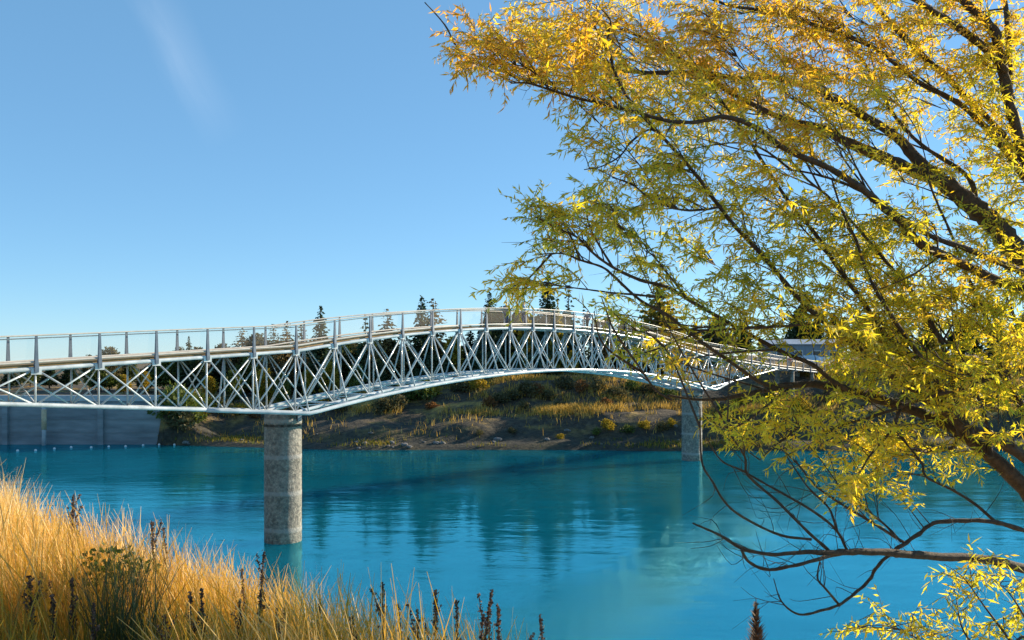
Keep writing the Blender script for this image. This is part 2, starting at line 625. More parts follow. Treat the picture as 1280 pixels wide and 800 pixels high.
def crest_dist(x, y):
    """signed distance to the crest line, positive on the water side"""
    x, y = np.asarray(x, float), np.asarray(y, float)
    best = np.full(np.shape(x), 1e9)
    sign = np.ones(np.shape(x))
    for a, b in zip(CREST[:-1], CREST[1:]):
        d = b - a
        L2 = d @ d
        t = np.clip(((x - a[0]) * d[0] + (y - a[1]) * d[1]) / L2, 0, 1)
        qx, qy = a[0] + t * d[0], a[1] + t * d[1]
        dist = np.hypot(x - qx, y - qy)
        cr = d[0] * (y - a[1]) - d[1] * (x - a[0])
        upd = dist < best - 1e-9
        best = np.where(upd, dist, best)
        sign = np.where(upd, np.sign(cr), sign)
    return best * sign


def near_height(x, y):
    x, y = np.asarray(x, float), np.asarray(y, float)
    s = crest_dist(x, y)
    z = np.clip(-1.75 - .188 * x - .077 * y, -2.9, -1.45)
    z = z - np.where(s > 0, .95 * np.sqrt(s * s + .15) - .95 * .3873, 0)
    z = z + (vnoise(x * .9, y * .9, 5) - .5) * .16
    return np.maximum(z, WATER - 2.5)


xs = np.concatenate([np.linspace(-110, -14, 40), np.arange(-13.5, 14, .35), np.linspace(15, 110, 40)])
ys = np.concatenate([np.linspace(-70, -8, 20), np.arange(-7, 22, .35), np.linspace(23, 125, 60)])
tag(grid_mesh("near_bank", xs, ys, near_height, M['near_ground']), kind='structure')

wm = MB()
wm.add([(-3500, -400, WATER), (3500, -400, WATER), (3500, 1500, WATER), (-3500, 1500, WATER)], [(0, 1, 2, 3)])
tag(wm.build("lake_water", M['water']), kind='structure')

# ------------------------------------------------------------------ the footbridge
ST = 2.93                         # panel length
U = Vector((.611, .791, 0)).normalized()
V_ = Vector((-U.y, U.x, 0))       # across the bridge, away from the camera
B0 = Vector((-21.67, 40.0, 0))
BW = 2.7                          # between the truss planes
OUT = 1.26                        # how far the lower chords of the main span stand outside the trusses
NP1, NP2 = 5.06, 23.6             # the piers, in panels
NC = .5 * (NP1 + NP2)


def deck_z(n):
    d = abs(n - NC)
    if d <= 9.3:
        return 2.72 - .0243 * d * d
    z = 2.72 - .0243 * 9.3 ** 2 - .19 * (d - 9.3)
    if n > 31.2:
        z += .05 * (n - 31.2)
    return z


def bot_z(n):
    d = abs(n - NC)
    if d <= 9.3:
        return -.66 - .0268 * d * d
    z0 = -.66 - .0268 * 9.3 ** 2
    return min(z0 + (.2 if n < NC else .28) * (d - 9.3), deck_z(n) - .22)


def BP(n, s, z):
    return B0 + U * (ST * n) + V_ * s + Vector((0, 0, z))


def outer(n):
    if 5 <= n <= 24: return OUT
    if n in (4, 25): return .62
    return 0.0


bridge = empty("footbridge", BP(NP1, BW / 2, WATER))
inv = Matrix.Translation(-bridge.location)


def bbuild(mb, name, mat, smooth=True, parent=None):
    mb.v = [tuple(Vector(p) - bridge.location) for p in mb.v]
    return mb.build(name, mat, parent or bridge, smooth)


rotU = Matrix.Rotation(math.atan2(U.y, U.x), 4, 'Z').to_3x3()
N0, N1 = -3, 31
deck_ns = [x * .5 for x in range(-20, 92)]
mb = MB()
vs, fs = [], []
for n in deck_ns:
    z = deck_z(n)
    for s_, dz in ((.10, .22), (BW - .10, .22), (BW - .10, .11), (.10, .11)):
        vs.append(BP(n, s_, z + dz))
for i in range(len(deck_ns) - 1):
    for k in range(4):
        k2 = (k + 1) % 4
        fs.append((i * 4 + k, i * 4 + k2, i * 4 + 4 + k2, i * 4 + 4 + k))
fs += [(3, 2, 1, 0), tuple(range(len(vs) - 4, len(vs)))]
mb.add(vs, fs)
bbuild(mb, "deck", M['deck'], False)
fine = [x * .25 for x in range(-12, 126)]
finer = [x * .25 for x in range(-36, 180)]
for s_ in (0, BW):
    mb = MB(); mb.tube([BP(n, s_, deck_z(n)) for n in finer], .10, 10); bbuild(mb, "top_chord", M['steel'])
    mb = MB(); mb.tube([BP(n, s_ + (-.05 if s_ == 0 else .05), deck_z(n) + .32) for n in finer], .05, 8); bbuild(mb, "kick_rail", M['rail'])
    mb = MB()
    mb.tube([BP(n, s_ + (-.05 if s_ == 0 else .05), deck_z(n) + 1.53) for n in finer], .036, 8)
    mb.tube([BP(n, s_ + (.12 if s_ == 0 else -.12), deck_z(n) + 1.40) for n in finer], .028, 6)
    bbuild(mb, "handrail", M['rail'])
    mb = MB(); mb.tube([BP(n, s_, bot_z(n)) for n in fine if n <= 31], .105, 10); bbuild(mb, "bottom_chord", M['steel'])
    sg = -1 if s_ == 0 else 1
    mb = MB()
    pts = []
    for n in [x * .25 for x in range(12, 105)]:
        o = float(np.interp(n, [3, 4, 5, 24, 25, 26], [0.02, .62, OUT, OUT, .62, 0.02]))
        pts.append(BP(n, s_ + sg * o, bot_z(n) - .02))
    mb.tube(pts, .12, 10)
    bbuild(mb, "lower_flange", M['steel'])

diag = []
for n in range(N0, N1 + 1):
    for s_ in (0, BW):
        zt, zb = deck_z(n), bot_z(n)
        if zt - zb > .3:
            mb = MB(); mb.tube([BP(n, s_, zb), BP(n, s_, zt)], .050, 8); bbuild(mb, "vertical_strut", M['steel'])
        if zt - zb > .5:
            mb = MB(); mb.box(BP(n, s_ + (-.11 if s_ == 0 else .11), zt - .10), (.46, .025, .30), rotU); bbuild(mb, "gusset_plate", M['steel'], False)
        if n < N1:
            diag.append((BP(n, s_, zt), BP(n + 1, s_, bot_z(n + 1)), s_, n))
            diag.append((BP(n + 1, s_, deck_z(n + 1)), BP(n, s_, zb), s_, n))
    if zt - zb > .5:
        mb = MB(); mb.tube([BP(n, 0, zt - .06), BP(n, BW, zb + .06)], .034, 6); bbuild(mb, "cross_brace", M['steel'])
        mb = MB(); mb.tube([BP(n, BW, zt - .06), BP(n, 0, zb + .06)], .034, 6); bbuild(mb, "cross_brace", M['steel'])
    mb = MB(); mb.tube([BP(n, 0, zt - .08), BP(n, BW, zt - .08)], .05, 6); bbuild(mb, "floor_beam", M['steel'])
    o = outer(n)
    if o:
        for s_, sg in ((0, -1), (BW, 1)):
            mb = MB(); mb.tube([BP(n, s_, zt), BP(n, s_ + sg * o, zb)], .050, 8); bbuild(mb, "leaning_strut", M['steel'])
        mb = MB(); mb.tube([BP(n, -o, zb), BP(n, BW + o, zb)], .055, 8); bbuild(mb, "bottom_strut", M['steel'])
        if 5 <= n < 24:
            mb = MB(); mb.tube([BP(n, -o, zb), BP(n + 1, BW + o, bot_z(n + 1))], .045, 6); bbuild(mb, "lateral_brace", M['steel'])
            mb = MB(); mb.tube([BP(n, BW + o, zb + .07), BP(n + 1, -o, bot_z(n + 1) + .07)], .045, 6); bbuild(mb, "lateral_brace", M['steel'])
diag.sort(key=lambda d: (d[3] < 0 or d[3] > 26, d[2], d[3]))
rest = MB()
for k, (a, b, s_, n) in enumerate(diag):
    if k < 100:
        mb = MB(); mb.tube([a, b], .046, 8); bbuild(mb, "diagonal_brace", M['steel'])
    else:
        rest.tube([a, b], .046, 8)
o = bbuild(rest, "diagonal_bracing", M['steel'])
o['kind'] = 'stuff'

# railing: blade posts and fine stainless mesh between them
for n in range(-8, 41):
    for s_, sg in ((0, -1), (BW, 1)):
        z = deck_z(n)
        mb = MB()
        hw = .035
        prof = [(-.16, .16), (.05, .17), (.40, .12), (1.50, .055)]
        vs, fs = [], []
        for dz, dp in prof:
            lean = s_ + sg * (.10 - .0 * dz)
            for a_, b_ in ((-hw - dp * .32, -dp * .5), (hw + dp * .32, -dp * .5), (hw + dp * .32, dp * .5), (-hw - dp * .32, dp * .5)):
                vs.append(BP(n, lean + b_, z + dz) + U * a_)
        for i in range(len(prof) - 1):
            for k in range(4):
                k2 = (k + 1) % 4
                fs.append((i * 4 + k, i * 4 + k2, i * 4 + 4 + k2, i * 4 + 4 + k))
        fs += [(3, 2, 1, 0), (12, 13, 14, 15)]
        mb.add(vs, fs)
        bbuild(mb, "rail_post", M['post'], False)
        if n < 40:
            mb = MB()
            q = 4
            vs, fs = [], []
            for i in range(q + 1):
                nn = n + .03 + .94 * i / q
                zz = deck_z(nn)
                for dz in (.46, 1.46):
                    for th in (-.004, .004):
                        vs.append(BP(nn, s_ + th, zz + dz))
            for i in range(q):
                a = i * 4
                fs += [(a, a + 4, a + 6, a + 2), (a + 1, a + 3, a + 7, a + 5)]
            mb.add(vs, fs[0::2])
            bbuild(mb, "mesh_panel", M['mesh'], False)

# the two piers in the water, and the short trestle where the bridge reaches land
for npier in (NP1, NP2):
    c = BP(npier, BW / 2, 0)
    top = bot_z(npier) - .14
    rr = 1.09
    prof = [(rr, WATER - 3)]
    z = WATER + .1
    zj = sorted(j for j in [WATER + .72 + 2.15 * i for i in range(4)])
    for j in zj:
        prof += [(rr, j - .16), (rr + .008, j - .13), (rr + .008, j + .13), (rr, j + .16)]
    prof += [(rr, top - .75), (rr, top - .02), (rr - .03, top)]
    prof = [(r_, z_) for r_, z_ in prof if z_ <= top]
    mb = MB(); mb.lathe(prof, (c.x, c.y, 0), 48)
    pier = bbuild(mb, "pier", M['pier'], True)
    mb = MB()
    for s_ in (-OUT - .2, BW + OUT + .2):
        pass
    mb.box(BP(npier, BW / 2, top + .06), (.9, BW + 1.2, .16), rotU)
    bbuild(mb, "bearing_plate", M['post'], False)
    mb = MB()                      # small bracket and pipe stub under the bearing
    mb.box(c + U * .0 - V_ * 0 + Vector((1.05, -.45, top - .25)), (.28, .18, .34), rotU)
    bbuild(mb, "bearing_bracket", M['post'], False)
for npier in (33.0, 35.6, 38.2):
    zb = float(far_height(*BP(npier, BW / 2, 0).xy)) - .6
    for s_ in (.35, BW - .35):
        mb = MB(); mb.tube([BP(npier, s_, zb), BP(npier, s_, deck_z(npier) - .1)], .28, 14); bbuild(mb, "trestle_column", M['pier'])
mb = MB()
nb = 40.5
zb = float(far_height(*BP(nb, 0, 0).xy)) - 1
mb.box(BP(nb, BW / 2, (deck_z(nb) + .05 + zb) / 2), (1.5, BW + 1.2, deck_z(nb) + .05 - zb), rotU)
bbuild(mb, "abutment", M['parapet'], False)
mb = MB()
nb = -4.2
mb.box(BP(nb, BW / 2, -3.2), (2.0, BW + 1.2, 4.8), rotU)
bbuild(mb, "abutment", M['parapet'], False)
tag(bridge, "pale grey steel truss footbridge arching over the river on round concrete piers", "footbridge")

# ------------------------------------------------------------------ dam wall on the left, gauge post, buoys
dam = empty("dam", (-70, 114, WATER))
def dbuild(mb, name, mat, smooth=False):
    mb.v = [tuple(Vector(p) - dam.location) for p in mb.v]
    return mb.build(name, mat, dam, smooth)
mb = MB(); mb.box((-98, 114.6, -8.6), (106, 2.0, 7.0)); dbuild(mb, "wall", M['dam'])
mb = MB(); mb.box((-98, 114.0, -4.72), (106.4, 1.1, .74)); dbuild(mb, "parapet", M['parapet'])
for px in (8, 127):
    mb = MB(); mb.box(((px - 640) / FOC * 113.6, 113.42, -8.3), (.7, .5, 6.4)); dbuild(mb, "buttress", M['dam'])
for px in (-60, -130):
    mb = MB(); mb.box(((px - 640) / FOC * 113.6, 113.42, -8.3), (.7, .5, 6.4)); dbuild(mb, "buttress", M['dam'])
for zc in (-7.4, -9.1):
    mb = MB(); mb.box((-98, 113.57, zc), (105.8, .08, .12)); dbuild(mb, "ledge", M['dam'])
tag(dam, "long blue grey concrete dam wall at the waterline beyond the left end of the bridge", "dam wall")

gp = empty("gauge_post", W(55, 560, 112.6))
gp.location.z = WATER - 1
mb = MB(); mb.tube([(0, 0, 0), (0, 0, 6.0)], .26, 12); mb.build("pole", M['parapet'], gp, True)
mb = MB(); mb.tube([(0, 0, 4.0 - 1.0), (0, 0, 5.6)], .31, 12); mb.build("sunlit_shell", M['sunlit_post'], gp, True)  # added shell that colours the upper pole as if sunlit
mb = MB(); mb.lathe([(.32, 0), (.30, .1), (.12, .25), (.02, .28)], (0, 0, 6.0), 12); mb.build("cap", M['sunlit_post'], gp, True)
tag(gp, "round post with sunlit-coloured upper part standing in the water against the dam wall", "post")

bproto = None
bpx = [(22, 564), (44.5, 563.7), (68, 561.5), (89, 559.8), (114, 560), (136, 559), (157, 558.6), (179, 557.2), (199, 555.6), (218, 555)]
for i, (px, py) in enumerate(bpx):
    Yb = min(-WATER * FOC / (py - HOR), 112.6)
    if bproto is None:
        r = empty("buoy", (0, 0, 0))
        mb = MB(); mb.lathe([(.02, -.25), (.2, -.2), (.29, -.02), (.30, .08), (.24, .24), (.1, .32), (.06, .34)], (0, 0, 0), 16); mb.build("float", M['white_plastic'], r, True)
        mb = MB(); mb.tube([(.1 * math.cos(a), 0, .40 + .1 * math.sin(a)) for a in np.linspace(0, 2 * math.pi, 12)], .022, 6, False); mb.build("ring", M['post'], r, True)
        bproto = r
    else:
        r = copy_tree(bproto)
    r.location = ((px - 640) / FOC * Yb, Yb, WATER + .05)
    r.scale = (.5,) * 3
    r.rotation_euler = (random.uniform(-.25, .25), random.uniform(-.25, .25), random.uniform(0, 3))
    where = 'leftmost' if i == 0 else 'rightmost' if i == len(bpx) - 1 else ORD[i]
    tag(r, f"small white buoy on the water below the dam wall, {where} of the line", "buoy", "white buoys in a line before the dam")


# ------------------------------------------------------------------ far vegetation: prototypes
def card_cloud(centers, dirs, size, tints, aspect=.45, jitter=.5):
    """one leaf-clump quad per centre; returns verts, quads, tints"""
    n = len(centers)
    d = dirs + rng.normal(0, jitter, (n, 3))
    d /= np.linalg.norm(d, axis=1, keepdims=True) + 1e-9
    r = rng.normal(0, 1, (n, 3))
    s = np.cross(d, r)
    s /= np.linalg.norm(s, axis=1, keepdims=True) + 1e-9
    size = np.asarray(size).reshape(-1, 1) * np.ones((n, 1))
    a = centers - d * size * .5
    b = centers + s * size * aspect * .5 + np.cross(d, s) * size * .06
    c = centers + d * size * .5
    e = centers - s * size * aspect * .5 + np.cross(d, s) * size * .06
    V = np.stack([a, b, c, e], 1).reshape(-1, 3)
    Q = np.arange(n * 4).reshape(-1, 4)
    return V, Q, np.repeat(tints, 4)


def make_tree(name, crown_mat, trunk_h, crown, trunk_r=.18):
    root = empty(name, (0, 0, 0))
    mb = MB()
    k = 8
    mb.tube([(.05 * math.sin(i * 1.3), .05 * math.cos(i), trunk_h * i / k) for i in range(k + 1)], [trunk_r * (1 - .85 * i / k) for i in range(k + 1)], 8)
    mb.build("trunk", M['bark_far'], root, True)
    V, Q, T = crown
    np_mesh("crown", V, Q, T, M[crown_mat], root)
    return root


def conifer_crown(h=10.0, rad=2.3, whorls=44, dense=1.0, base=.06, droop=.25, taper=.72, ragged=.25, card=.75):
    C, D, S, T = [], [], [], []
    for w in range(whorls):
        t = w / (whorls - 1)
        z = h * (base + (1 - base) * t)
        L = rad * (1 - t) ** taper * random.uniform(1 - ragged, 1 + ragged) + .08
        nb = max(5, int(13 * (1 - t * .55)))
        for b in range(nb):
            if random.random() < .12:
                continue
            a = 2 * math.pi * (b + random.random() * .8) / nb
            LL = L * random.uniform(.65, 1.15)
            m = max(2, int(LL / .14 * dense))
            tt = .25 + random.random() * .5
            for i in range(m):
                f = (i + random.random()) / m
                rr_ = LL * f
                C.append((rr_ * math.cos(a) + random.gauss(0, .08), rr_ * math.sin(a) + random.gauss(0, .08), z - droop * rr_ * f + random.gauss(0, .07)))
                D.append((math.cos(a), math.sin(a), -.45))
                S.append(card * (1 - .5 * t) * random.uniform(.55, 1.2))
                T.append(min(1, max(0, tt + random.gauss(0, .2) + .25 * f)))
    return card_cloud(np.array(C), np.array(D), np.array(S), np.array(T), aspect=.55)


def blob_crown(lobes, n, size, up=.2):
    """leaf clumps spread over and through uneven lobes (cx,cy,cz,rx,ry,rz)"""
    C, D, T = [], [], []
    wts = np.array([l[3] * l[4] * l[5] for l in lobes]) ** .67
    wts /= wts.sum()
    for l, k in zip(lobes, (wts * n).astype(int)):
        d = rng.normal(0, 1, (k, 3))
        d /= np.linalg.norm(d, axis=1, keepdims=True)
        r = np.clip(rng.normal(.86, .2, (k, 1)), .1, 1.3)
        bumpy = .75 + .5 * vnoise(d[:, 0] * 3 + l[0] * 3, d[:, 2] * 3 + l[1] * 5, 9)[:, None]
        C.append(np.array(l[:3]) + d * r * bumpy * np.array(l[3:]))
        D.append(d + np.array([0, 0, up]))
        T.append(np.clip(vnoise(d[:, 0] * 2.5 + l[2], d[:, 1] * 2.5 + l[0], 4) * .8 + rng.normal(.1, .18, k), 0, 1))
    C, D, T = np.concatenate(C), np.concatenate(D), np.concatenate(T)
    keep = C[:, 2] > .02
    return card_cloud(C[keep], D[keep], size * rng.uniform(.6, 1.3, keep.sum()), T[keep], aspect=.55, jitter=.6)


protos = {
    'spruce': make_tree("spruce_tree", 'spruce', 9.6, conifer_crown()),
    'thin_spruce': make_tree("spruce_tree", 'spruce', 9.6, conifer_crown(rad=1.9, whorls=20, dense=.6, ragged=.45, droop=.35)),
    'larch': make_tree("larch_tree", 'larch', 9.6, conifer_crown(rad=2.6, whorls=26, dense=.9, taper=.55, ragged=.3, droop=.1)),
    'gold': make_tree("golden_tree", 'gold_tree', 8.5, conifer_crown(rad=3.1, whorls=30, dense=1.3, taper=.72, ragged=.4, droop=-.15, card=.8, base=.04), .22),
    'pine': make_tree("pine_tree", 'spruce', 8.8, blob_crown([(0, 0, 5.4, 2.3, 2.3, 2.4), (.9, .3, 3.6, 2.2, 2.1, 1.6), (-1, -.3, 4.0, 2.0, 2.0, 1.8), (.1, 0, 7.9, 1.5, 1.4, 1.6), (-.4, .4, 9.2, .8, .8, .9)], 3600, .75), .25),
    'round': make_tree("broadleaf_tree", 'olive_leaf', 7.5, blob_crown([(0, 0, 6.2, 3.0, 2.8, 2.6), (1.7, .4, 4.6, 2.2, 2.2, 1.9), (-1.8, -.2, 4.8, 2.3, 2.2, 2.0), (.3, 0, 8.4, 1.9, 1.8, 1.5), (0, -.5, 2.8, 2.3, 2.1, 1.6)], 3200, .75), .25),
    'yellow': make_tree("broadleaf_tree", 'yellow_leaf', 7.0, blob_crown([(0, 0, 6.4, 2.4, 2.4, 2.6), (1.2, .4, 4.4, 2.0, 2.0, 2.0), (-1.3, -.2, 4.0, 2.0, 2.0, 2.2), (.2, 0, 8.6, 1.5, 1.4, 1.4)], 3000, .7), .2),
    'green': make_tree("broadleaf_tree", 'green_leaf', 7.0, blob_crown([(0, 0, 6.0, 3.0, 2.8, 2.8), (1.7, .4, 4.2, 2.3, 2.2, 2.0), (-1.6, -.2, 4.2, 2.4, 2.2, 2.2), (.2, 0, 8.4, 1.8, 1.7, 1.5)], 3200, .75), .25),
}
used = set()
KNAME = {'spruce': ('dark green spruce tree', 'spruce'), 'thin_spruce': ('sparse ragged spruce tree', 'spruce'), 'larch': ('brown larch tree', 'larch'),
         'gold': ('golden green tree', 'tree'), 'pine': ('dark rounded pine tree', 'pine'), 'round': ('olive brown broadleaf tree', 'tree'),
         'yellow': ('yellow autumn tree', 'tree'), 'green': ('green broadleaf tree', 'tree')}
# px of the stem, row of the top, kind, depth, width factor
trees = [
    (112, 443, 'round', 150, .55), (137, 433, 'round', 146, .8), (160, 441, 'green', 150, .6), (224, 433, 'round', 148, .6), (236, 421, 'spruce', 146, .8), (247, 433, 'round', 150, .7),
    (278, 429, 'round', 144, .7), (303, 411, 'larch', 146, 1.2), (322, 416, 'round', 148, .8), (342, 406, 'larch', 140, 1.0), (359, 402, 'larch', 146, 1.0), (377, 406, 'larch', 142, 1.0),
    (401, 384, 'spruce', 140, 1.0), (430, 425, 'green', 146, .8), (457, 394, 'thin_spruce', 138, 1.1), (484, 387, 'larch', 138, 1.15), (508, 424, 'spruce', 146, 1.0),
    (527, 371, 'spruce', 139, .95), (541, 374, 'larch', 142, 1.1), (566, 420, 'yellow', 137, .7), (588, 408, 'spruce', 146, 1.2), (612, 366, 'spruce', 140, .95), (630, 398, 'pine', 146, .9),
    (655, 371, 'gold', 142, .5), (685, 344, 'spruce', 140, 1.0), (697, 376, 'gold', 138, .45), (711, 352, 'thin_spruce', 144, .85), (730, 384, 'thin_spruce', 146, .9), (752, 398, 'round', 142, .9),
    (780, 405, 'pine', 146, 1.0), (825, 341, 'gold', 136, 1.05), (868, 398, 'gold', 140, .8), (896, 396, 'round', 150, .9), (926, 404, 'pine', 158, 1.1),
    (1000, 384, 'pine', 168, .9), (1021, 377, 'spruce', 166, .9), (1045, 396, 'pine', 168, 1.0), (1085, 392, 'round', 150, 1.2), (1120, 402, 'pine', 160, 1.1), (1160, 388, 'gold', 150, 1.0),
    (1205, 396, 'pine', 158, 1.2), (1246, 384, 'spruce', 150, 1.1), (1285, 392, 'round', 154, 1.2),
    (14, 462, 'pine', 150, 1.3), (38, 460, 'green', 156, 1.3), (62, 461, 'pine', 150, 1.3), (88, 458, 'pine', 152, 1.3), (126, 458, 'green', 142, 1.3),
    (186, 456, 'pine', 142, 1.3), (205, 450, 'green', 150, 1.2), (-20, 458, 'green', 150, 1.3), (-55, 452, 'pine', 150, 1.2),
    (155, 468, 'yellow', 132, .8), (182, 464, 'yellow', 134, .6), (262, 470, 'yellow', 130, .9), (292, 462, 'green', 132, .8), (330, 460, 'yellow', 130, .8), (352, 466, 'green', 128, .7),
    (385, 462, 'yellow', 131, .8), (412, 452, 'yellow', 132, .8), (446, 456, 'green', 130, .8), (472, 450, 'pine', 132, .9), (545, 444, 'pine', 132, 1.0), (602, 440, 'pine', 131, 1.0), (650, 436, 'pine', 132, 1.0),
    (619, 387, 'pine', 148, 1.0), (645, 389, 'pine', 148, 1.1), (668, 394, 'round', 147, .8), (704, 391, 'pine', 149, 1.0),
    (716, 438, 'yellow', 132, .7), (742, 440, 'pine', 133, 1.0), (800, 436, 'round', 133, .9),
]
for k in range(34):
    trees.append((212 + k * 20.5 + random.uniform(-6, 6), random.uniform(424, 446) if 300 < 212 + k * 20.5 < 760 else random.uniform(440, 452), random.choice(['pine', 'green', 'pine', 'round', 'spruce']), random.uniform(136, 152), random.uniform(1.0, 1.4)))
trees.sort(key=lambda t: t[0])
seen_kind = {}
for px, py, kd, Yt, wf in trees:
    Xt = (px - 640) / FOC * Yt
    zb = float(far_height(Xt, Yt)) - .15
    h = (HOR - py) / FOC * Yt - zb
    if kd in used:
        r = copy_tree(protos[kd])
    else:
        r = protos[kd]
        used.add(kd)
    r.location = (Xt, Yt, zb)
    k = h / 10.0
    r.scale = (k * wf, k * wf, k)
    if kd in ('pine', 'round', 'yellow', 'green'):
        kw = max(k, .42) * wf
        r.scale = (kw, kw, k)
    r.rotation_euler = (0, 0, random.uniform(0, 6.28))
    seen_kind.setdefault(kd, []).append(r)
for kd, lst in seen_kind.items():
    nm, cat = KNAME[kd]
    for i, r in enumerate(lst):
        where = 'leftmost' if i == 0 else 'rightmost' if i == len(lst) - 1 else ORD[i]
        tag(r, f"{nm} behind the bridge, {where} of its kind", cat, "trees on the far bank")

# shrubs on the far bank
SK = {'green': ('green_leaf', 'low green shrub'), 'yellow': ('yellow_leaf', 'yellow leaved shrub'), 'rust': ('rust_leaf', 'rust brown shrub'), 'olive': ('olive_leaf', 'dull olive shrub')}
sp = {}
for kd in SK:
    root = empty("shrub", (0, 0, 0))
    np_mesh("foliage", *blob_crown([(0, 0, .8, .9, .85, .75), (.7, .2, .55, .7, .65, .55), (-.6, -.15, .6, .7, .65, .6), (.1, .3, 1.25, .55, .5, .45)], 620, .3), M[SK[kd][0]], root)
    mb = MB()
    for k in range(7):
        a = k * .9
        mb.tube([(0, 0, -.1), (.25 * math.cos(a), .25 * math.sin(a), .5), (.6 * math.cos(a), .6 * math.sin(a), 1.05)], [.03, .022, .008], 5)
    mb.build("stem", M['bark_far'], root, True)
    sp[kd] = root
shr = []
fixed = [(219, 523, 'green', 2.2), (226, 536, 'olive', 1.8), (224, 512, 'green', 2.0), (236, 530, 'green', 1.7), (248, 524, 'yellow', 1.2), (232, 520, 'green', 1.6), (258, 512, 'green', 1.5), (275, 515, 'olive', 1.4), (300, 518, 'yellow', 1.1), (318, 522, 'rust', .9), (402, 508, 'yellow', 1.3), (420, 513, 'olive', 1.4), (385, 514, 'green', 1.3),
         (508, 503, 'green', 1.9), (524, 499, 'green', 1.8), (537, 493, 'yellow', 1.3), (498, 512, 'olive', 1.3), (576, 489, 'olive', 1.4), (598, 487, 'yellow', 1.1), (480, 515, 'olive', 1.2),
         (540, 510, 'rust', .7), (612, 508, 'rust', .9), (624, 503, 'olive', 1.1), (470, 473, 'rust', 1.3), (640, 500, 'olive', 1.1), (659, 496, 'olive', 1.3), (671, 492, 'rust', 1.0), (684, 500, 'olive', .9),
         (705, 486, 'olive', 1.4), (727, 490, 'rust', 1.0), (748, 488, 'olive', 1.1), (770, 497, 'olive', 1.2), (790, 488, 'green', 1.0), (812, 492, 'olive', 1.2), (836, 498, 'green', 1.2),
         (655, 510, 'olive', .8), (700, 511, 'olive', .8), (757, 508, 'rust', .7), (905, 520, 'olive', 1.2), (925, 505, 'yellow', 1.3), (960, 500, 'green', 1.2), (1000, 515, 'yellow', 1.2),
         (1040, 505, 'olive', 1.4), (1090, 500, 'rust', 1.1), (1130, 507, 'olive', 1.3), (1180, 500, 'green', 1.4), (1225, 506, 'yellow', 1.3), (1262, 500, 'olive', 1.4),
         (760, 537, 'yellow', .8), (785, 541, 'green', .7), (805, 535, 'yellow', .8), (828, 538, 'olive', .8), (745, 543, 'green', .6), (700, 548, 'yellow', .5), (840, 533, 'yellow', .7), (640, 541, 'olive', .5), (600, 543, 'olive', .5)]
for px, py, kd, s in fixed:
    # walk along the line of sight to where it meets the bank
    Yg = 104.0
    while Yg < 150:
        p = W(px, py, Yg)
        if far_height(p.x, p.y) >= p.z:
            break
        Yg += .1
    shr.append((p.x, p.y, kd, s))
shr.sort(key=lambda t: t[0] / t[1])
cnt, byk = {}, {}
usedS = set()
for x, y, kd, s in shr:
    r = copy_tree(sp[kd]) if kd in usedS else sp[kd]
    usedS.add(kd)
    r.location = (x, y, float(far_height(x, y)) - .1)
    r.scale = (s * random.uniform(.85, 1.2), s * random.uniform(.85, 1.2), s * random.uniform(.8, 1.15))
    r.rotation_euler = (0, 0, random.uniform(0, 6.28))
    byk.setdefault(kd, []).append(r)
for kd, lst in byk.items():
    for i, r in enumerate(lst):
        where = 'leftmost' if i == 0 else 'rightmost' if i == len(lst) - 1 else ORD[i]
        tag(r, f"{SK[kd][1]} on the sloping far bank, {where} of its colour", "shrub", "shrubs on the far bank")

# boulders along the far waterline
rock_me = []
for v in range(4):
    bm = bmesh.new()
    bmesh.ops.create_icosphere(bm, subdivisions=3, radius=1.0)
    for q in bm.verts:
        d = q.co.normalized()
        k = .78 + .5 * float(vnoise(d.x * 2.1 + v * 7, d.y * 2.1 + d.z * 1.7, 20 + v)) + .12 * float(vnoise(d.x * 7 + v, d.z * 7 - d.y * 5, 30))
        q.co = Vector((d.x * k * 1.2, d.y * k, d.z * k * .62))
    me = bpy.data.meshes.new("boulder")
    bm.to_mesh(me); bm.free()
    me.materials.append(M['rock'])
    rock_me.append(me)
rocks = []
for px in list(rng.uniform(228, 860, 22)) + [232, 236, 490, 505, 530, 512, 446, 455] + list(rng.uniform(890, 1250, 6)):
    Yr = float(rng.uniform(106.6, 112))
    if px < 320: Yr = float(rng.uniform(110.8, 113.5))
    rocks.append(((px - 640) / FOC * Yr, Yr))
rocks.sort(key=lambda t: t[0] / t[1])
for i, (x, y) in enumerate(rocks):
    o = bpy.data.objects.new("boulder", rock_me[i % 4])
    col.objects.link(o)
    s = random.choice([.14, .17, .2, .24, .3, .38]) * random.uniform(.8, 1.2)
    o.scale = (s, s, s)
    o.rotation_euler = (random.uniform(-.2, .2), random.uniform(-.2, .2), random.uniform(0, 6))
    o.location = (x, y, max(float(far_height(x, y)), WATER - .05) + s * .15)
    where = 'leftmost' if i == 0 else 'rightmost' if i == len(rocks) - 1 else ORD[i]
    tag(o, f"grey boulder lying along the far waterline, {where} of the row", "boulder", "boulders along the far waterline")


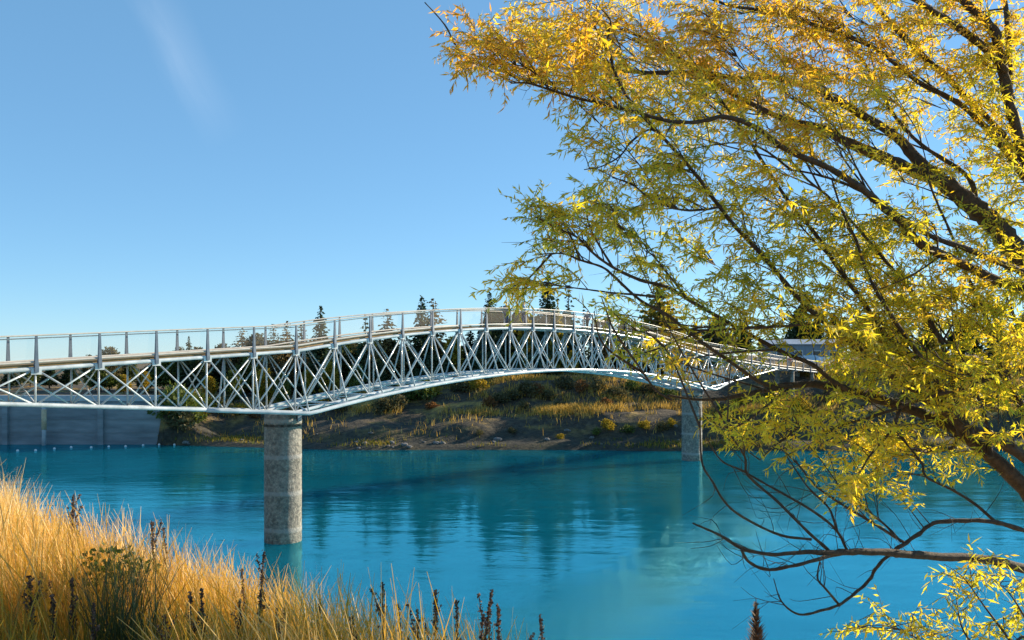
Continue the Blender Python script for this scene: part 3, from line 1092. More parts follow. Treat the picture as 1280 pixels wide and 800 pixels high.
def blades(X, Y, Z, H, Wd, tint, lean=.35, segs=2, bias=(0, 0), head=None):
    """curved tapering grass blades as quads (arrays)"""
    n = len(X)
    a = rng.uniform(0, 2 * np.pi, n)
    L = np.abs(rng.normal(lean, lean * .5, n))
    lx, ly = np.cos(a) * L + bias[0], np.sin(a) * L + bias[1]
    b = rng.uniform(0, 2 * np.pi, n)
    wx, wy = np.cos(b), np.sin(b)
    V = np.zeros((n, segs + 1, 2, 3))
    for i in range(segs + 1):
        t = i / segs
        w = Wd * (1 - t * .92) if head is None else Wd * np.where(head, (.45 if t < .6 else 1.9 * (1.15 - t)), 1 - t * .92)
        cx, cy, cz = X + lx * H * t * t, Y + ly * H * t * t, Z + H * t * (1 - .22 * L * t)
        V[:, i, 0] = np.stack([cx - wx * w * .5, cy - wy * w * .5, cz], 1)
        V[:, i, 1] = np.stack([cx + wx * w * .5, cy + wy * w * .5, cz], 1)
    base = (np.arange(n) * (segs + 1) * 2)[:, None]
    Q = []
    for i in range(segs):
        Q.append(base + np.array([[i * 2, i * 2 + 1, i * 2 + 3, i * 2 + 2]]))
    return V.reshape(-1, 3), np.concatenate(Q), np.repeat(tint, (segs + 1) * 2)


# tufted dry grass on the far bank: nobody could count it
n = 200000
X = rng.uniform(-48, 95, n)
Y = rng.uniform(105, 131, n)
keep = np.abs(X / Y) < .66
Z = far_height(X, Y)
hrel = (Z - WATER)
dens = vnoise(X * .11, Y * .34, 41) * .6 + vnoise(X * .45, Y * .8, 42) * .4
band = np.exp(-((hrel - 4.1) / .45) ** 2) + .7 * np.exp(-((hrel - .55) / .35) ** 2) * np.where(X > 4, 1, .55) + .45 * (hrel > 5.2)
keep &= (hrel > .25) & (rng.uniform(0, 1, n) < np.clip((dens - .40) * 3.4, 0, 1) * np.clip(band + .05, 0, 1))
X, Y, Z, hrel = X[keep], Y[keep], Z[keep], hrel[keep]
tint = np.clip(np.where(hrel < 1.3, .12, .68) + rng.normal(0, .2, len(X)), 0, 1)
V, Q, T = blades(X, Y, Z, rng.uniform(.5, 1.15, len(X)) * np.where(hrel < 1.3, .5, 1), rng.uniform(.07, .15, len(X)), tint, lean=.4)
tag(np_mesh("bank_grass", V, Q, T, M['far_grass']), "patches of dry golden grass on the far bank", "grass", kind='stuff')

# ------------------------------------------------------------------ right-hand shore: shed, cars
shed = empty("shed", W(1000, 452, 156))
shed.location.z = float(far_height(shed.location.x, 152)) - .2
sz = shed.location.z
mb = MB(); mb.box((0, 0, 1.75), (17, 7, 3.5)); mb.build("wall", M['shed'], shed)
mb = MB()
mb.add([(-8.9, -3.9, 3.45), (8.9, -3.9, 3.45), (8.9, 0, 4.6), (-8.9, 0, 4.6), (-8.9, 3.9, 3.45), (8.9, 3.9, 3.45),
        (-8.9, -3.9, 3.60), (8.9, -3.9, 3.60), (8.9, 0, 4.75), (-8.9, 0, 4.75), (-8.9, 3.9, 3.60), (8.9, 3.9, 3.60)],
       [(6, 7, 8, 9), (9, 8, 11, 10), (3, 2, 1, 0), (4, 5, 2, 3), (0, 1, 7, 6), (5, 4, 10, 11), (0, 6, 9, 3), (3, 9, 10, 4), (1, 2, 8, 7), (2, 5, 11, 8)])
mb.build("roof", M['shed_roof'], shed)
for x in (-5.5, -1.5, 2.5, 6.2):
    mb = MB(); mb.box((x, -3.52, 1.5), (1.9, .1, 1.3)); f = mb.build("window", M['white_plastic'], shed)
    mb = MB(); mb.box((x, -3.58, 1.5), (1.6, .06, 1.0)); mb.build("pane", M['glass'], f)
shed.scale = (.78, .8, .78)
tag(shed, "long low pale blue grey shed behind the far end of the bridge", "shed")


def make_car(name, paint, loc, rz, label):
    r = empty(name, loc, rz)
    prof = [(-2.1, .35), (-2.15, .75), (-1.9, .95), (-1.2, 1.0), (-.75, 1.42), (.75, 1.46), (1.45, 1.02), (2.05, .92), (2.15, .6), (2.1, .35)]
    mb = MB()
    vs = [(x, -.84 if z < 1.1 else -.7, z) for x, z in prof] + [(x, .84 if z < 1.1 else .7, z) for x, z in prof]
    k = len(prof)
    fs = [tuple(range(k)), tuple(range(2 * k - 1, k - 1, -1))] + [((i + 1) % k, i, k + i, k + (i + 1) % k) for i in range(k)]
    mb.add(vs, fs); mb.build("body", paint, r)
    mb = MB()
    for sy in (-1, 1):
        mb.add([(-1.0, sy * .80, 1.02), (1.2, sy * .80, 1.04), (.72, sy * .715, 1.40), (-.68, sy * .715, 1.37)], [(0, 1, 2, 3)])
    mb.build("side_glass", M['glass'], r)
    mb = MB(); mb.add([(1.43, -.7, 1.06), (1.43, .7, 1.06), (.80, .62, 1.45), (.80, -.62, 1.45)], [(0, 1, 2, 3)]); mb.build("windscreen", M['glass'], r)
    for x in (-1.3, 1.3):
        for sy in (-1, 1):
            mb = MB(); mb.tube([(x, sy * .68, .32), (x, sy * .90, .32)], .32, 16); w_ = mb.build("wheel", M['dark'], r)
            mb = MB(); mb.tube([(x, sy * .905, .32), (x, sy * .915, .32)], .19, 12); mb.build("rim", M['white_plastic'], w_)
    return tag(r, label, "car", "cars parked beyond the bridge")


for px, Yc, paint, rz, lb in ((1030, 144, 'car_white', .2, "white car parked at the far end of the bridge, right of the pale blue car"),
                              (1012, 145, 'car_blue', .1, "pale blue car parked by the shed, left of the white car")):
    Xc = (px - 640) / FOC * Yc
    make_car("parked_car", M[paint], (Xc, Yc, float(far_height(Xc, Yc)) + .02), rz, lb)


# ------------------------------------------------------------------ people on the bridge
def skin_mesh(name, joints, edges, sub=1):
    """continuous body grown from a skeleton: joints = [(x,y,z,r)]"""
    me = bpy.data.meshes.new(name)
    me.from_pydata([j[:3] for j in joints], edges, [])
    o = bpy.data.objects.new(name, me)
    col.objects.link(o)
    md = o.modifiers.new("skin", 'SKIN')
    md.use_smooth_shade = True
    sv_ = me.skin_vertices[0].data
    for i, j in enumerate(joints):
        r_ = j[3] if isinstance(j[3], tuple) else (j[3], j[3])
        sv_[i].radius = r_
        sv_[i].use_root = (i == 0)
    m2 = o.modifiers.new("sub", 'SUBSURF')
    m2.levels = m2.render_levels = sub
    dg = bpy.context.evaluated_depsgraph_get()
    res = bpy.data.meshes.new_from_object(o.evaluated_get(dg), depsgraph=dg)
    bpy.data.objects.remove(o)
    return res


def c_mat(name, c):
    return surf(name, tuple(v * .8 for v in c), c, scale=6, rough=.85)


def person(loc, rz, jacket, trousers, label, stride=.12, hgt=1.0, arm=0.1, hair_long=False):
    r = empty("person", loc, rz)
    r.scale = (hgt,) * 3
    s = stride
    J = [(0, 0, .95, (.15, .11)), (0, 0, 1.15, (.14, .10)), (0, .01, 1.38, (.17, .11)), (0, .01, 1.50, .055), (0, .02, 1.58, .085), (0, .02, 1.69, .085),
         (-.10, 0, .88, .085), (-.11, s * .6, .48, .06), (-.11, -s * .2 + s, .08, .045), (-.11, s + .12, .05, .035),
         (.10, 0, .88, .085), (.11, -s * .3, .48, .06), (.11, -s, .08, .045), (.11, -s + .14, .05, .035),
         (-.20, 0, 1.40, .06), (-.25, -arm, 1.12, .045), (-.22, arm * .8, .90, .035), (-.21, arm, .82, .035),
         (.20, 0, 1.40, .06), (.25, arm * .6, 1.12, .045), (.22, arm * 1.6, .92, .035), (.21, arm * 1.9, .85, .035)]
    E_ = [(0, 1), (1, 2), (2, 3), (3, 4), (4, 5), (0, 6), (6, 7), (7, 8), (8, 9), (0, 10), (10, 11), (11, 12), (12, 13), (2, 14), (14, 15), (15, 16), (16, 17), (2, 18), (18, 19), (19, 20), (20, 21)]
    link_mesh("body", skin_mesh("body", J, E_), M['skin'], r)
    grow = lambda j, k: (*j[:3], tuple(x + k for x in j[3]) if isinstance(j[3], tuple) else j[3] + k)
    idx = [0, 1, 2, 14, 15, 16, 18, 19, 20]
    mp = {a: i for i, a in enumerate(idx)}
    link_mesh("jacket", skin_mesh("jacket", [grow(J[a], .022) for a in idx], [(mp[a], mp[b]) for a, b in E_ if a in mp and b in mp]), jacket, r)
    idx = [0, 6, 7, 8, 10, 11, 12]
    mp = {a: i for i, a in enumerate(idx)}
    link_mesh("trousers", skin_mesh("trousers", [grow(J[a], .018) for a in idx], [(mp[a], mp[b]) for a, b in E_ if a in mp and b in mp]), trousers, r)
    hj = [(0, -.01, 1.72, .098), (0, -.035, 1.62, .09)] + ([(0, -.06, 1.48, .07)] if hair_long else [])
    link_mesh("hair", skin_mesh("hair", hj, [(i, i + 1) for i in range(len(hj) - 1)]), M['hair'], r)
    mb = MB()
    for sx in (-.03, .03):
        mb.box((sx, .108, 1.645), (.018, .012, .012))
    mb.build("eye", M['dark'], r)
    tag(r, label, "person", "people walking on the bridge")
    return r


dark_c, navy, red_c, black_c, tan, grey_c, white_c = (c_mat("cloth_dark", (.05, .045, .05)), c_mat("cloth_navy", (.03, .05, .12)), c_mat("cloth_red", (.45, .05, .04)),
                                                      c_mat("cloth_black", (.02, .02, .022)), c_mat("cloth_rust", (.25, .10, .06)), c_mat("cloth_grey", (.22, .22, .24)), c_mat("cloth_white", (.6, .6, .6)))
ua = math.atan2(U.y, U.x) - math.pi / 2
for n_, s_, rz, ja, tr, lb, kw in [
    (12.55, 1.6, ua, black_c, navy, "person in a black jacket at the bridge crown, left and behind the pale blue top", {'hgt': 1.1}),
    (12.95, .75, ua + 2.2, c_mat("cloth_pale_blue", (.42, .52, .60)), navy, "person in a pale blue top leaning at the rail on the bridge crown", {'arm': .16, 'hgt': 1.12}),
    (16.45, 1.3, ua + math.pi, navy, black_c, "person in a navy jacket walking alone just past the bridge crown", {'stride': .22}),
    (17.5, 1.0, ua + .4, tan, grey_c, "person in a rust top by the rail beyond the crown", {'hair_long': True}),
    (18.6, .9, ua + math.pi, black_c, navy, "person in black at the front of the group of three on the bridge", {'stride': .2}),
    (18.85, 1.7, ua + math.pi, dark_c, black_c, "person in dark grey beside the far rail in the group of three", {'stride': .1, 'hgt': 1.03}),
    (19.2, 1.2, ua + math.pi, navy, dark_c, "person in navy at the back of the group of three on the bridge", {'hgt': .95, 'hair_long': True}),
    (33.2, 1.0, ua + math.pi, red_c, grey_c, "person in a red jacket near the far end of the bridge", {'stride': .2}),
    (34.0, 1.6, ua + math.pi, navy, black_c, "person in dark clothes behind the red jacket at the far bridge end", {'stride': .15}),
]:
    person(BP(n_, s_, deck_z(n_) + .22), rz, ja, tr, lb, **kw)

# ------------------------------------------------------------------ the big willow on the near shore
# limbs: name, depth at start, depth at end, points (px, row, width in px)
LIMBS = [
    ("stem", 8.2, 7.4, [(1500, 1490, 95), (1488, 1180, 78), (1465, 940, 66), (1420, 770, 52), (1330, 672, 42), (1280, 610, 37), (1240, 572, 34), (1200, 541, 31), (1160, 520, 27), (1100, 500, 23), (1040, 483, 20), (992, 481, 17), (950, 489, 13), (905, 498, 10), (868, 499, 7), (835, 494, 4)]),
    ("stem", 8.2, 8.6, [(1500, 1490, 95), (1500, 1180, 80), (1495, 940, 70), (1470, 700, 62), (1420, 520, 56), (1340, 402, 50), (1280, 328, 44), (1260, 301, 42), (1242, 280, 40), (1218, 259, 37), (1185, 232, 33), (1152, 206, 25), (1128, 178, 19), (1105, 160, 17), (1068, 138, 14), (1036, 122, 12), (1005, 106, 12), (961, 97, 11), (920, 98, 10), (880, 91, 9), (812, 91, 8), (775, 89, 7), (750, 97, 6), (719, 103, 5), (665, 102, 4), (625, 88, 3.5), (578, 67, 3), (556, 31, 2), (531, 3, 1.2)]),
    ("limb", 8.2, 8.9, [(1185, 232, 20), (1136, 211, 24), (1099, 195, 22), (1055, 176, 18), (1027, 160, 15), (983, 150, 12), (942, 131, 10), (900, 108, 8), (860, 80, 6), (820, 55, 5), (780, 38, 3), (735, 24, 2)]),
    ("limb", 7.9, 6.4, [(1440, 560, 34), (1380, 430, 26), (1330, 372, 22), (1280, 359, 19), (1248, 352, 19), (1212, 334, 18), (1179, 319, 17), (1149, 304, 17), (1128, 280, 16), (1107, 262, 15), (1080, 238, 14), (1036, 210, 12), (983, 187, 11), (942, 158, 10), (905, 146, 9), (875, 152, 8), (840, 152, 7), (800, 142, 6), (762, 132, 5), (719, 122, 4), (687, 112, 3.5), (660, 104, 2.5), (640, 104, 1.5)]),
    ("limb", 7.9, 7.2, [(1400, 470, 18), (1340, 362, 14), (1280, 340, 12), (1242, 325, 12), (1206, 310, 11), (1170, 298, 10), (1140, 281, 9), (1100, 252, 7), (1062, 232, 5), (1020, 218, 3), (985, 212, 2)]),
    ("limb", 7.5, 6.4, [(1205, 545, 22), (1192, 523, 19), (1140, 486, 15), (1090, 451, 13), (1030, 402, 11), (1000, 375, 10), (953, 319, 9), (912, 275, 8), (875, 225, 7), (850, 195, 6), (795, 135, 5), (775, 105, 4), (760, 65, 3), (742, 30, 2)]),
    ("limb", 7.5, 7.6, [(1212, 548, 18), (1194, 515, 15), (1168, 490, 14), (1135, 450, 12), (1104, 416, 11), (1078, 376, 10), (1048, 335, 9), (1022, 296, 7), (990, 258, 6), (955, 205, 5), (930, 165, 4), (905, 130, 3), (884, 100, 2)]),
    ("limb", 7.5, 7.0, [(1206, 540, 13), (1186, 505, 12), (1160, 460, 10), (1128, 415, 9), (1100, 372, 7), (1082, 336, 5), (1070, 300, 4), (1052, 262, 3), (1040, 225, 2)]),
    ("limb", 7.5, 8.3, [(1215, 545, 14), (1195, 500, 11), (1185, 450, 10), (1165, 405, 8), (1140, 365, 7), (1110, 330, 6), (1085, 300, 5), (1040, 250, 4), (1010, 225, 3), (980, 190, 2)]),
    ("limb", 7.6, 8.2, [(1238, 572, 12), (1235, 535, 9), (1222, 495, 7), (1205, 455, 6), (1180, 425, 5), (1150, 395, 4), (1120, 370, 3), (1090, 345, 2)]),
    ("limb", 8.0, 7.6, [(1420, 770, 30), (1345, 620, 25), (1280, 571, 22), (1239, 546, 19), (1205, 535, 16)]),
    ("limb", 8.2, 7.8, [(1460, 660, 30), (1350, 620, 22), (1300, 550, 18), (1280, 512, 16), (1258, 475, 13), (1246, 440, 11), (1236, 405, 9), (1222, 372, 7), (1205, 335, 5), (1190, 295, 4), (1172, 255, 3), (1160, 225, 2)]),
    ("limb", 8.5, 8.8, [(1218, 259, 12), (1211, 222, 9), (1152, 181, 7), (1120, 147, 6), (1096, 106, 5), (1080, 78, 4), (1061, 53, 3), (1040, 20, 2)]),
    ("limb", 8.4, 8.8, [(1345, 405, 26), (1320, 290, 18), (1260, 192, 14), (1210, 138, 11), (1180, 119, 10), (1152, 105, 9), (1124, 84, 8), (1096, 62, 8), (1055, 44, 7), (1005, 27, 6), (967, 14, 5), (917, 8, 4), (870, -8, 3), (820, -20, 2)]),
    ("limb", 8.4, 9.4, [(1320, 290, 18), (1262, 180, 14), (1207, 122, 12), (1185, 97, 12), (1155, 72, 11), (1130, 47, 10), (1107, 22, 9), (1090, 0, 8), (1050, -40, 6), (1000, -70, 4), (940, -90, 2)]),
    ("limb", 8.5, 8.0, [(1425, 530, 44), (1350, 330, 30), (1300, 232, 25), (1280, 192, 22), (1262, 130, 20), (1250, 70, 19), (1242, 38, 18), (1212, 8, 16), (1175, -25, 13), (1120, -70, 9), (1060, -105, 5), (980, -130, 2)]),
    ("limb", 8.2, 7.4, [(1256, 90, 16), (1240, 68, 15), (1212, 45, 14), (1172, 17, 12), (1130, -8, 9), (1080, -30, 6), (1020, -45, 3)]),
    ("limb", 8.2, 8.8, [(1264, 125, 12), (1262, 80, 11), (1259, 30, 10), (1254, -20, 8), (1240, -80, 5), (1220, -130, 2)]),
    ("limb", 7.3, 6.4, [(1070, 492, 10), (1040, 476, 9), (1016, 456, 8), (980, 441, 8), (941, 420, 7), (905, 400, 7), (866, 378, 6), (834, 359, 5), (800, 350, 5), (766, 334, 4), (741, 316, 3.5), (722, 297, 3), (694, 284, 2.5), (668, 270, 1.5)]),
    ("limb", 7.2, 6.3, [(990, 483, 9), (955, 480, 8), (914, 453, 7), (875, 426, 6), (833, 393, 5), (800, 375, 4), (769, 347, 4), (753, 334, 3), (725, 325, 3), (703, 317, 2), (672, 318, 1.4)]),
    ("limb", 7.0, 6.6, [(1030, 402, 5), (1000, 406, 4), (960, 409, 4), (920, 411, 3.5), (880, 413, 3), (845, 410, 2), (815, 404, 1.4)]),
    ("limb", 7.0, 7.3, [(1380, 440, 9), (1280, 461, 6), (1248, 470, 6), (1206, 485, 5.5), (1158, 497, 5), (1125, 509, 4.5), (1080, 524, 4), (1064, 528, 3), (1030, 540, 2)]),
    ("limb", 6.9, 6.4, [(902, 258, 4), (880, 262, 3.5), (850, 262, 3), (815, 250, 2.5), (790, 230, 2), (765, 222, 1.3)]),
    ("limb", 6.9, 6.5, [(840, 185, 3.5), (815, 162, 3), (790, 176, 2.6), (775, 195, 2.2), (752, 208, 1.6), (730, 212, 1.2)]),
    ("limb", 6.7, 6.3, [(830, 372, 3.5), (790, 368, 3), (765, 366, 2.5), (735, 362, 2), (705, 358, 1.5), (680, 352, 1)]),
    ("limb", 6.7, 6.3, [(840, 500, 3.5), (820, 488, 3.2), (800, 460, 3), (780, 432, 3), (766, 410, 2.6), (760, 395, 2), (752, 372, 1.3)]),
    # the low bare branch over the water
    ("limb", 7.6, 6.0, [(1470, 960, 36), (1440, 790, 27), (1360, 735, 22), (1280, 711, 19), (1230, 699, 17), (1161, 695, 16), (1099, 690, 14), (1060, 690, 13), (1036, 691, 11), (1005, 690, 8.5), (964, 693, 7), (927, 685, 5.5), (902, 670, 4), (880, 660, 3), (866, 654, 2)]),
    ("limb", 6.35, 6.0, [(1062, 690, 8), (1036, 695, 8), (1005, 704, 7), (961, 712, 6), (936, 702, 5), (927, 687, 4.5)]),
    ("limb", 7.4, 6.6, [(1440, 740, 14), (1360, 690, 12), (1280, 663, 10), (1239, 652, 9), (1199, 651, 8.5), (1167, 654, 8), (1149, 667, 8), (1124, 684, 8), (1112, 691, 8)]),
    ("limb", 6.6, 6.2, [(1113, 692, 7), (1096, 709, 6), (1086, 726, 5.5), (1067, 743, 5), (1049, 756, 4.5), (1027, 763, 4), (999, 768, 3), (977, 752, 2), (967, 723, 1.1)]),
    ("limb", 6.35, 6.2, [(1049, 756, 4), (1033, 737, 3.2), (1022, 723, 2.6), (1025, 701, 1.5)]),
    ("limb", 6.35, 6.3, [(1036, 688, 6.5), (1010, 665, 5), (972, 627, 4.5), (935, 594, 4), (931, 571, 3), (909, 537, 2.2), (900, 515, 1.4)]),
    ("limb", 6.3, 5.9, [(1014, 674, 4), (976, 669, 4), (935, 650, 3.6), (909, 631, 3.2), (890, 601, 3), (877, 575, 2.6), (875, 511, 1.5)]),
    ("limb", 6.4, 6.5, [(1059, 688, 4.5), (1044, 661, 4), (1010, 635, 3.6), (957, 605, 3), (927, 588, 2.5), (901, 575, 2), (882, 545, 1.4)]),
    ("limb", 6.4, 6.7, [(1046, 663, 3.5), (1036, 635, 3), (1010, 609, 2.5), (984, 571, 1.5)]),
    ("limb", 6.6, 6.8, [(1130, 678, 5), (1085, 650, 4), (1047, 627, 3.5), (1017, 605, 3), (999, 582, 2.4), (980, 564, 1.6)]),
    ("limb", 6.6, 6.9, [(1126, 677, 4), (1104, 654, 3.2), (1074, 631, 2.6), (1055, 616, 1.8), (1044, 600, 1.2)]),
    ("limb", 7.1, 7.3, [(1246, 654, 5.5), (1220, 631, 4.5), (1190, 612, 4), (1158, 596, 3.6), (1152, 579, 3), (1134, 556, 2.2), (1120, 540, 1.4)]),
    ("limb", 7.3, 7.0, [(1128, 506, 5), (1112, 540, 4), (1090, 566, 3), (1075, 590, 2), (1066, 606, 1.3)]),
    ("limb", 7.2, 6.9, [(1040, 486, 5), (1010, 520, 4), (985, 545, 3), (965, 560, 2), (950, 575, 1.3)]),
    ("limb", 7.2, 6.8, [(985, 486, 4), (960, 506, 3.2), (935, 525, 2.4), (912, 538, 1.6)]),
    ("limb", 7.6, 7.9, [(1196, 545, 6), (1190, 560, 5), (1160, 565, 4), (1135, 562, 3), (1110, 575, 2), (1090, 590, 1.4)]),
]
base = W(1500, 1490, 8.2)
willow = empty("willow_tree", base)
limb_pts = []        # (px, py, 3D point, limb index, progress)
limb_mb = []
for li, (nm, d0, d1, pts) in enumerate(LIMBS):
    sm = catmull([(p[0], p[1], p[2]) for p in pts], 5)
    seglen = [0.0]
    for a, b in zip(sm[:-1], sm[1:]):
        seglen.append(seglen[-1] + math.hypot(b[0] - a[0], b[1] - a[1]))
    tot = seglen[-1]
    P3, rad = [], []
    ph = random.random() * 10
    for k, q in enumerate(sm):
        t = seglen[k] / tot
        if nm == "stem" and q[1] > 900:
            t = 0.0
        dep = d0 + (d1 - d0) * t + .10 * math.sin(t * 7 + ph) * min(1, t * 4)
        wob = .5 * math.sin(k * 1.7 + ph) * min(2.0, q[2] * .12)
        p = W(q[0] + wob, q[1] + wob * .6, dep)
        P3.append(p)
        wq = q[2] * (1 - .36 * min(1, max(0, (q[2] - 2) / 5)))
        if li == 0:
            wq *= .82
        rad.append(max(.0016, wq * .5 * dep / FOC * (1 + .09 * math.sin(k * 2.3 + ph) + random.uniform(-.07, .09))))
        if q[0] < 1330 and q[1] < 760:
            limb_pts.append((q[0], q[1], p, li, t))
    mb = MB()
    mb.tube([p - base for p in P3], rad, 10 if pts[0][2] > 8 else 7)
    limb_mb.append(mb)
# foliage zones: px, row, rx, ry, clusters, tint centre (0 green .. .55 yellow .. 1 orange), spread
ZONES = [
    (585, 48, 32, 45, 12, .86, .08), (640, 50, 50, 45, 16, .78, .15), (700, 45, 70, 55, 30, .78, .16), (800, 40, 110, 55, 55, .80, .16), (930, 40, 120, 60, 62, .80, .15),
    (1060, 40, 110, 60, 52, .78, .15), (1180, 40, 100, 60, 44, .74, .16), (740, 100, 80, 30, 24, .72, .18), (850, 115, 100, 40, 40, .64, .18), (980, 130, 90, 50, 40, .68, .16), (1080, 140, 80, 60, 30, .66, .15),
    (1240, 120, 60, 90, 48, .56, .15), (1255, 215, 45, 60, 22, .55, .15), (1160, 230, 60, 40, 16, .58, .15),
    (745, 165, 50, 30, 13, .42, .2), (790, 200, 60, 30, 16, .40, .2), (830, 160, 70, 30, 16, .55, .18), (870, 230, 70, 40, 26, .42, .18), (970, 220, 80, 50, 34, .55, .16), (770, 265, 60, 40, 22, .36, .18),
    (668, 278, 36, 30, 16, .34, .2), (722, 268, 40, 28, 14, .45, .2), (640, 352, 18, 16, 5, .45, .2), (678, 318, 20, 28, 8, .42, .2), (820, 300, 60, 40, 18, .36, .18),
    (930, 300, 70, 50, 28, .40, .18), (1040, 290, 80, 60, 44, .46, .15), (1130, 330, 80, 60, 46, .48, .14), (1230, 330, 60, 60, 34, .50, .14), (880, 375, 60, 40, 22, .36, .15), (960, 375, 60, 40, 22, .36, .15),
    (1060, 390, 70, 45, 38, .46, .12), (1150, 410, 70, 55, 44, .49, .12), (1240, 420, 55, 70, 42, .50, .12), (920, 425, 50, 22, 9, .36, .15), (760, 385, 26, 20, 7, .38, .15), (800, 425, 40, 30, 8, .5, .15), (832, 455, 14, 12, 4, .7, .1),
    (1090, 455, 60, 30, 20, .47, .12), (1180, 490, 50, 40, 22, .50, .1), (1250, 510, 45, 50, 26, .53, .1),
    (935, 525, 45, 28, 22, .55, .08), (985, 530, 55, 36, 30, .56, .08), (1060, 545, 60, 36, 30, .57, .08), (1120, 560, 50, 36, 26, .57, .08), (1050, 592, 60, 20, 22, .58, .08), (1100, 600, 40, 14, 12, .58, .08), (1195, 570, 36, 18, 12, .56, .08), (1010, 505, 60, 16, 12, .55, .08),
]
# finer forks off the limbs
main_pts = list(limb_pts)
for k in range(210):
    q = random.choice(main_pts)
    if q[4] < .12 or q[1] > 560 or q[3] in (0, 10) and q[1] > 505:
        continue
    nxt = [r_ for r_ in main_pts if r_[3] == q[3] and r_[4] > q[4]]
    if not nxt:
        continue
    tg = (nxt[0][2] - q[2]).normalized()
    d_ = (tg + Vector((random.gauss(-.1, .4), random.gauss(0, .45), random.gauss(.15, .45)))).normalized()
    l_ = random.uniform(.45, 1.5) if q[0] > 780 else random.uniform(.25, .7)
    a_ = q[2] + d_ * l_ * .5 + Vector((random.gauss(0, .06), random.gauss(0, .06), random.gauss(.02, .06)))
    b_ = q[2] + d_ * l_ + Vector((random.gauss(-.05, .10), random.gauss(0, .10), random.gauss(0, .14)))
    if b_.y < 4.6:
        continue
    ex, ey = 640 + b_.x / b_.y * FOC, HOR - b_.z / b_.y * FOC
    if ex < 1270 and not any(((ex - z_[0]) / z_[2]) ** 2 + ((ey - z_[1]) / z_[3]) ** 2 < 1 for z_ in ZONES):
        continue
    P_ = [Vector(x) for x in catmull([q[2], a_, b_], 5)]
    r0 = random.uniform(.006, .012)
    limb_mb[q[3]].tube([x - base for x in P_], [r0 * (1 - .8 * i / len(P_)) for i in range(len(P_))], 5, False)
    for x in P_[3:]:
        limb_pts.append((640 + x.x / x.y * FOC, HOR - x.z / x.y * FOC, x, q[3], .5))
LP = np.array([(a[0], a[1]) for a in limb_pts])

LV, LQ, LT = {}, {}, {}


def add_leaf(li, p, d, L, w, tint):
    """one narrow willow leaf, a folded kite"""
    d = d.normalized()
    side = d.cross(Vector((random.gauss(0, 1), random.gauss(0, 1), random.gauss(0, .6))))
    if side.length < 1e-4:
        return
    side.normalize()
    up = side.cross(d)
    curl = random.uniform(-.12, .12) * L
    a, c = p, p + d * L + up * curl
    b = p + d * L * .42 + side * w * .5 + up * w * .15
    e = p + d * L * .42 - side * w * .5 + up * w * .15
    v = LV.setdefault(li, [])
    k = len(v)
    v.extend((a, b, c, e))
    LQ.setdefault(li, []).append((k, k + 1, k + 2, k + 3))
    LT.setdefault(li, []).extend([tint] * 4)


def spray(li, mb, P, C, tint, spread, off, nsub=4, leaf=.076, step=.024, dens=1.0):
    """a twig from P to C with side shoots, all carrying leaves"""
    mid = (P + C) * .5 + Vector((random.gauss(0, .05), random.gauss(0, .05), random.uniform(-.02, .10)))
    L0 = (C - P).length
    tw = [Vector(q) for q in catmull([P, mid, C], 5)]
    mb.tube([q - off for q in tw], [max(.0012, .0052 * (1 - i / len(tw)) * min(1.3, L0 + .4)) for i in range(len(tw))], 4, False)
    shoots = [tw[max(0, int(len(tw) * .35)):]]
    for k in range(nsub):
        q = tw[random.randint(int(len(tw) * .3), len(tw) - 1)]
        d = (C - P).normalized() + Vector((random.gauss(0, .7), random.gauss(0, .7), random.gauss(-.15, .6)))
        d.normalize()
        l = random.uniform(.10, .28)
        e = q + d * l + Vector((0, 0, -.16 * l))
        s_ = [Vector(x) for x in catmull([q, q + d * l * .5, e], 3)]
        mb.tube([x - off for x in s_], [.0022, .002, .0018, .0016, .0014, .0012, .001][:len(s_)], 3, False)
        shoots.append(s_)
    ct = tint + random.gauss(0, spread)
    for s_ in shoots:
        for a, b in zip(s_[:-1], s_[1:]):
            m = max(1, int((b - a).length / step * dens))
            t = (b - a).normalized()
            for i in range(m):
                p = a.lerp(b, (i + random.random()) / m)
                d = t * random.uniform(.3, 1) + Vector((random.gauss(0, .55), random.gauss(0, .55), random.gauss(-.35, .5)))
                add_leaf(li, p - off, d, leaf * random.choice([.6, .8, 1, 1.15, 1.4]) * random.uniform(.85, 1.15), leaf * random.uniform(.16, .28), min(1, max(0, ct + random.gauss(0, .09))))


for zx, zy, rx, ry, cnt_, tc_, spd in ZONES:
    for k in range(int(cnt_ * (1.4 if zy < 150 else .50 if zy > 490 else 1.25 if zx > 1000 else .85)) + (6 if zx < 660 else 0)):
        a, rr_ = random.uniform(0, 6.283), math.sqrt(random.random())
        cx, cy = zx + rx * rr_ * math.cos(a), zy + ry * rr_ * math.sin(a)
        # root on a limb lying a little towards the trunk
        tx, ty = cx + random.uniform(15, 70), cy + random.uniform(-5, 50)
        d2 = (LP[:, 0] - tx) ** 2 + (LP[:, 1] - ty) ** 2
        j = int(np.argmin(d2 + rng.uniform(0, 900, len(d2))))
        q = limb_pts[j]
        dep = q[2].y + random.gauss(0, .4)
        C = W(cx, cy, max(4.8, dep))
        if (C - q[2]).length > 1.9:
            j = int(np.argmin((LP[:, 0] - cx) ** 2 + (LP[:, 1] - cy) ** 2))
            q = limb_pts[j]
            C = W(cx, cy, q[2].y + random.gauss(0, .25))
        spray(q[3], limb_mb[q[3]], q[2], C, tc_ + (.09 if tc_ < .5 else .04 if tc_ < .6 else 0), spd * .6, base, leaf=.060 if cx < 960 else .063, step=.0125 if cx < 960 else .0135)
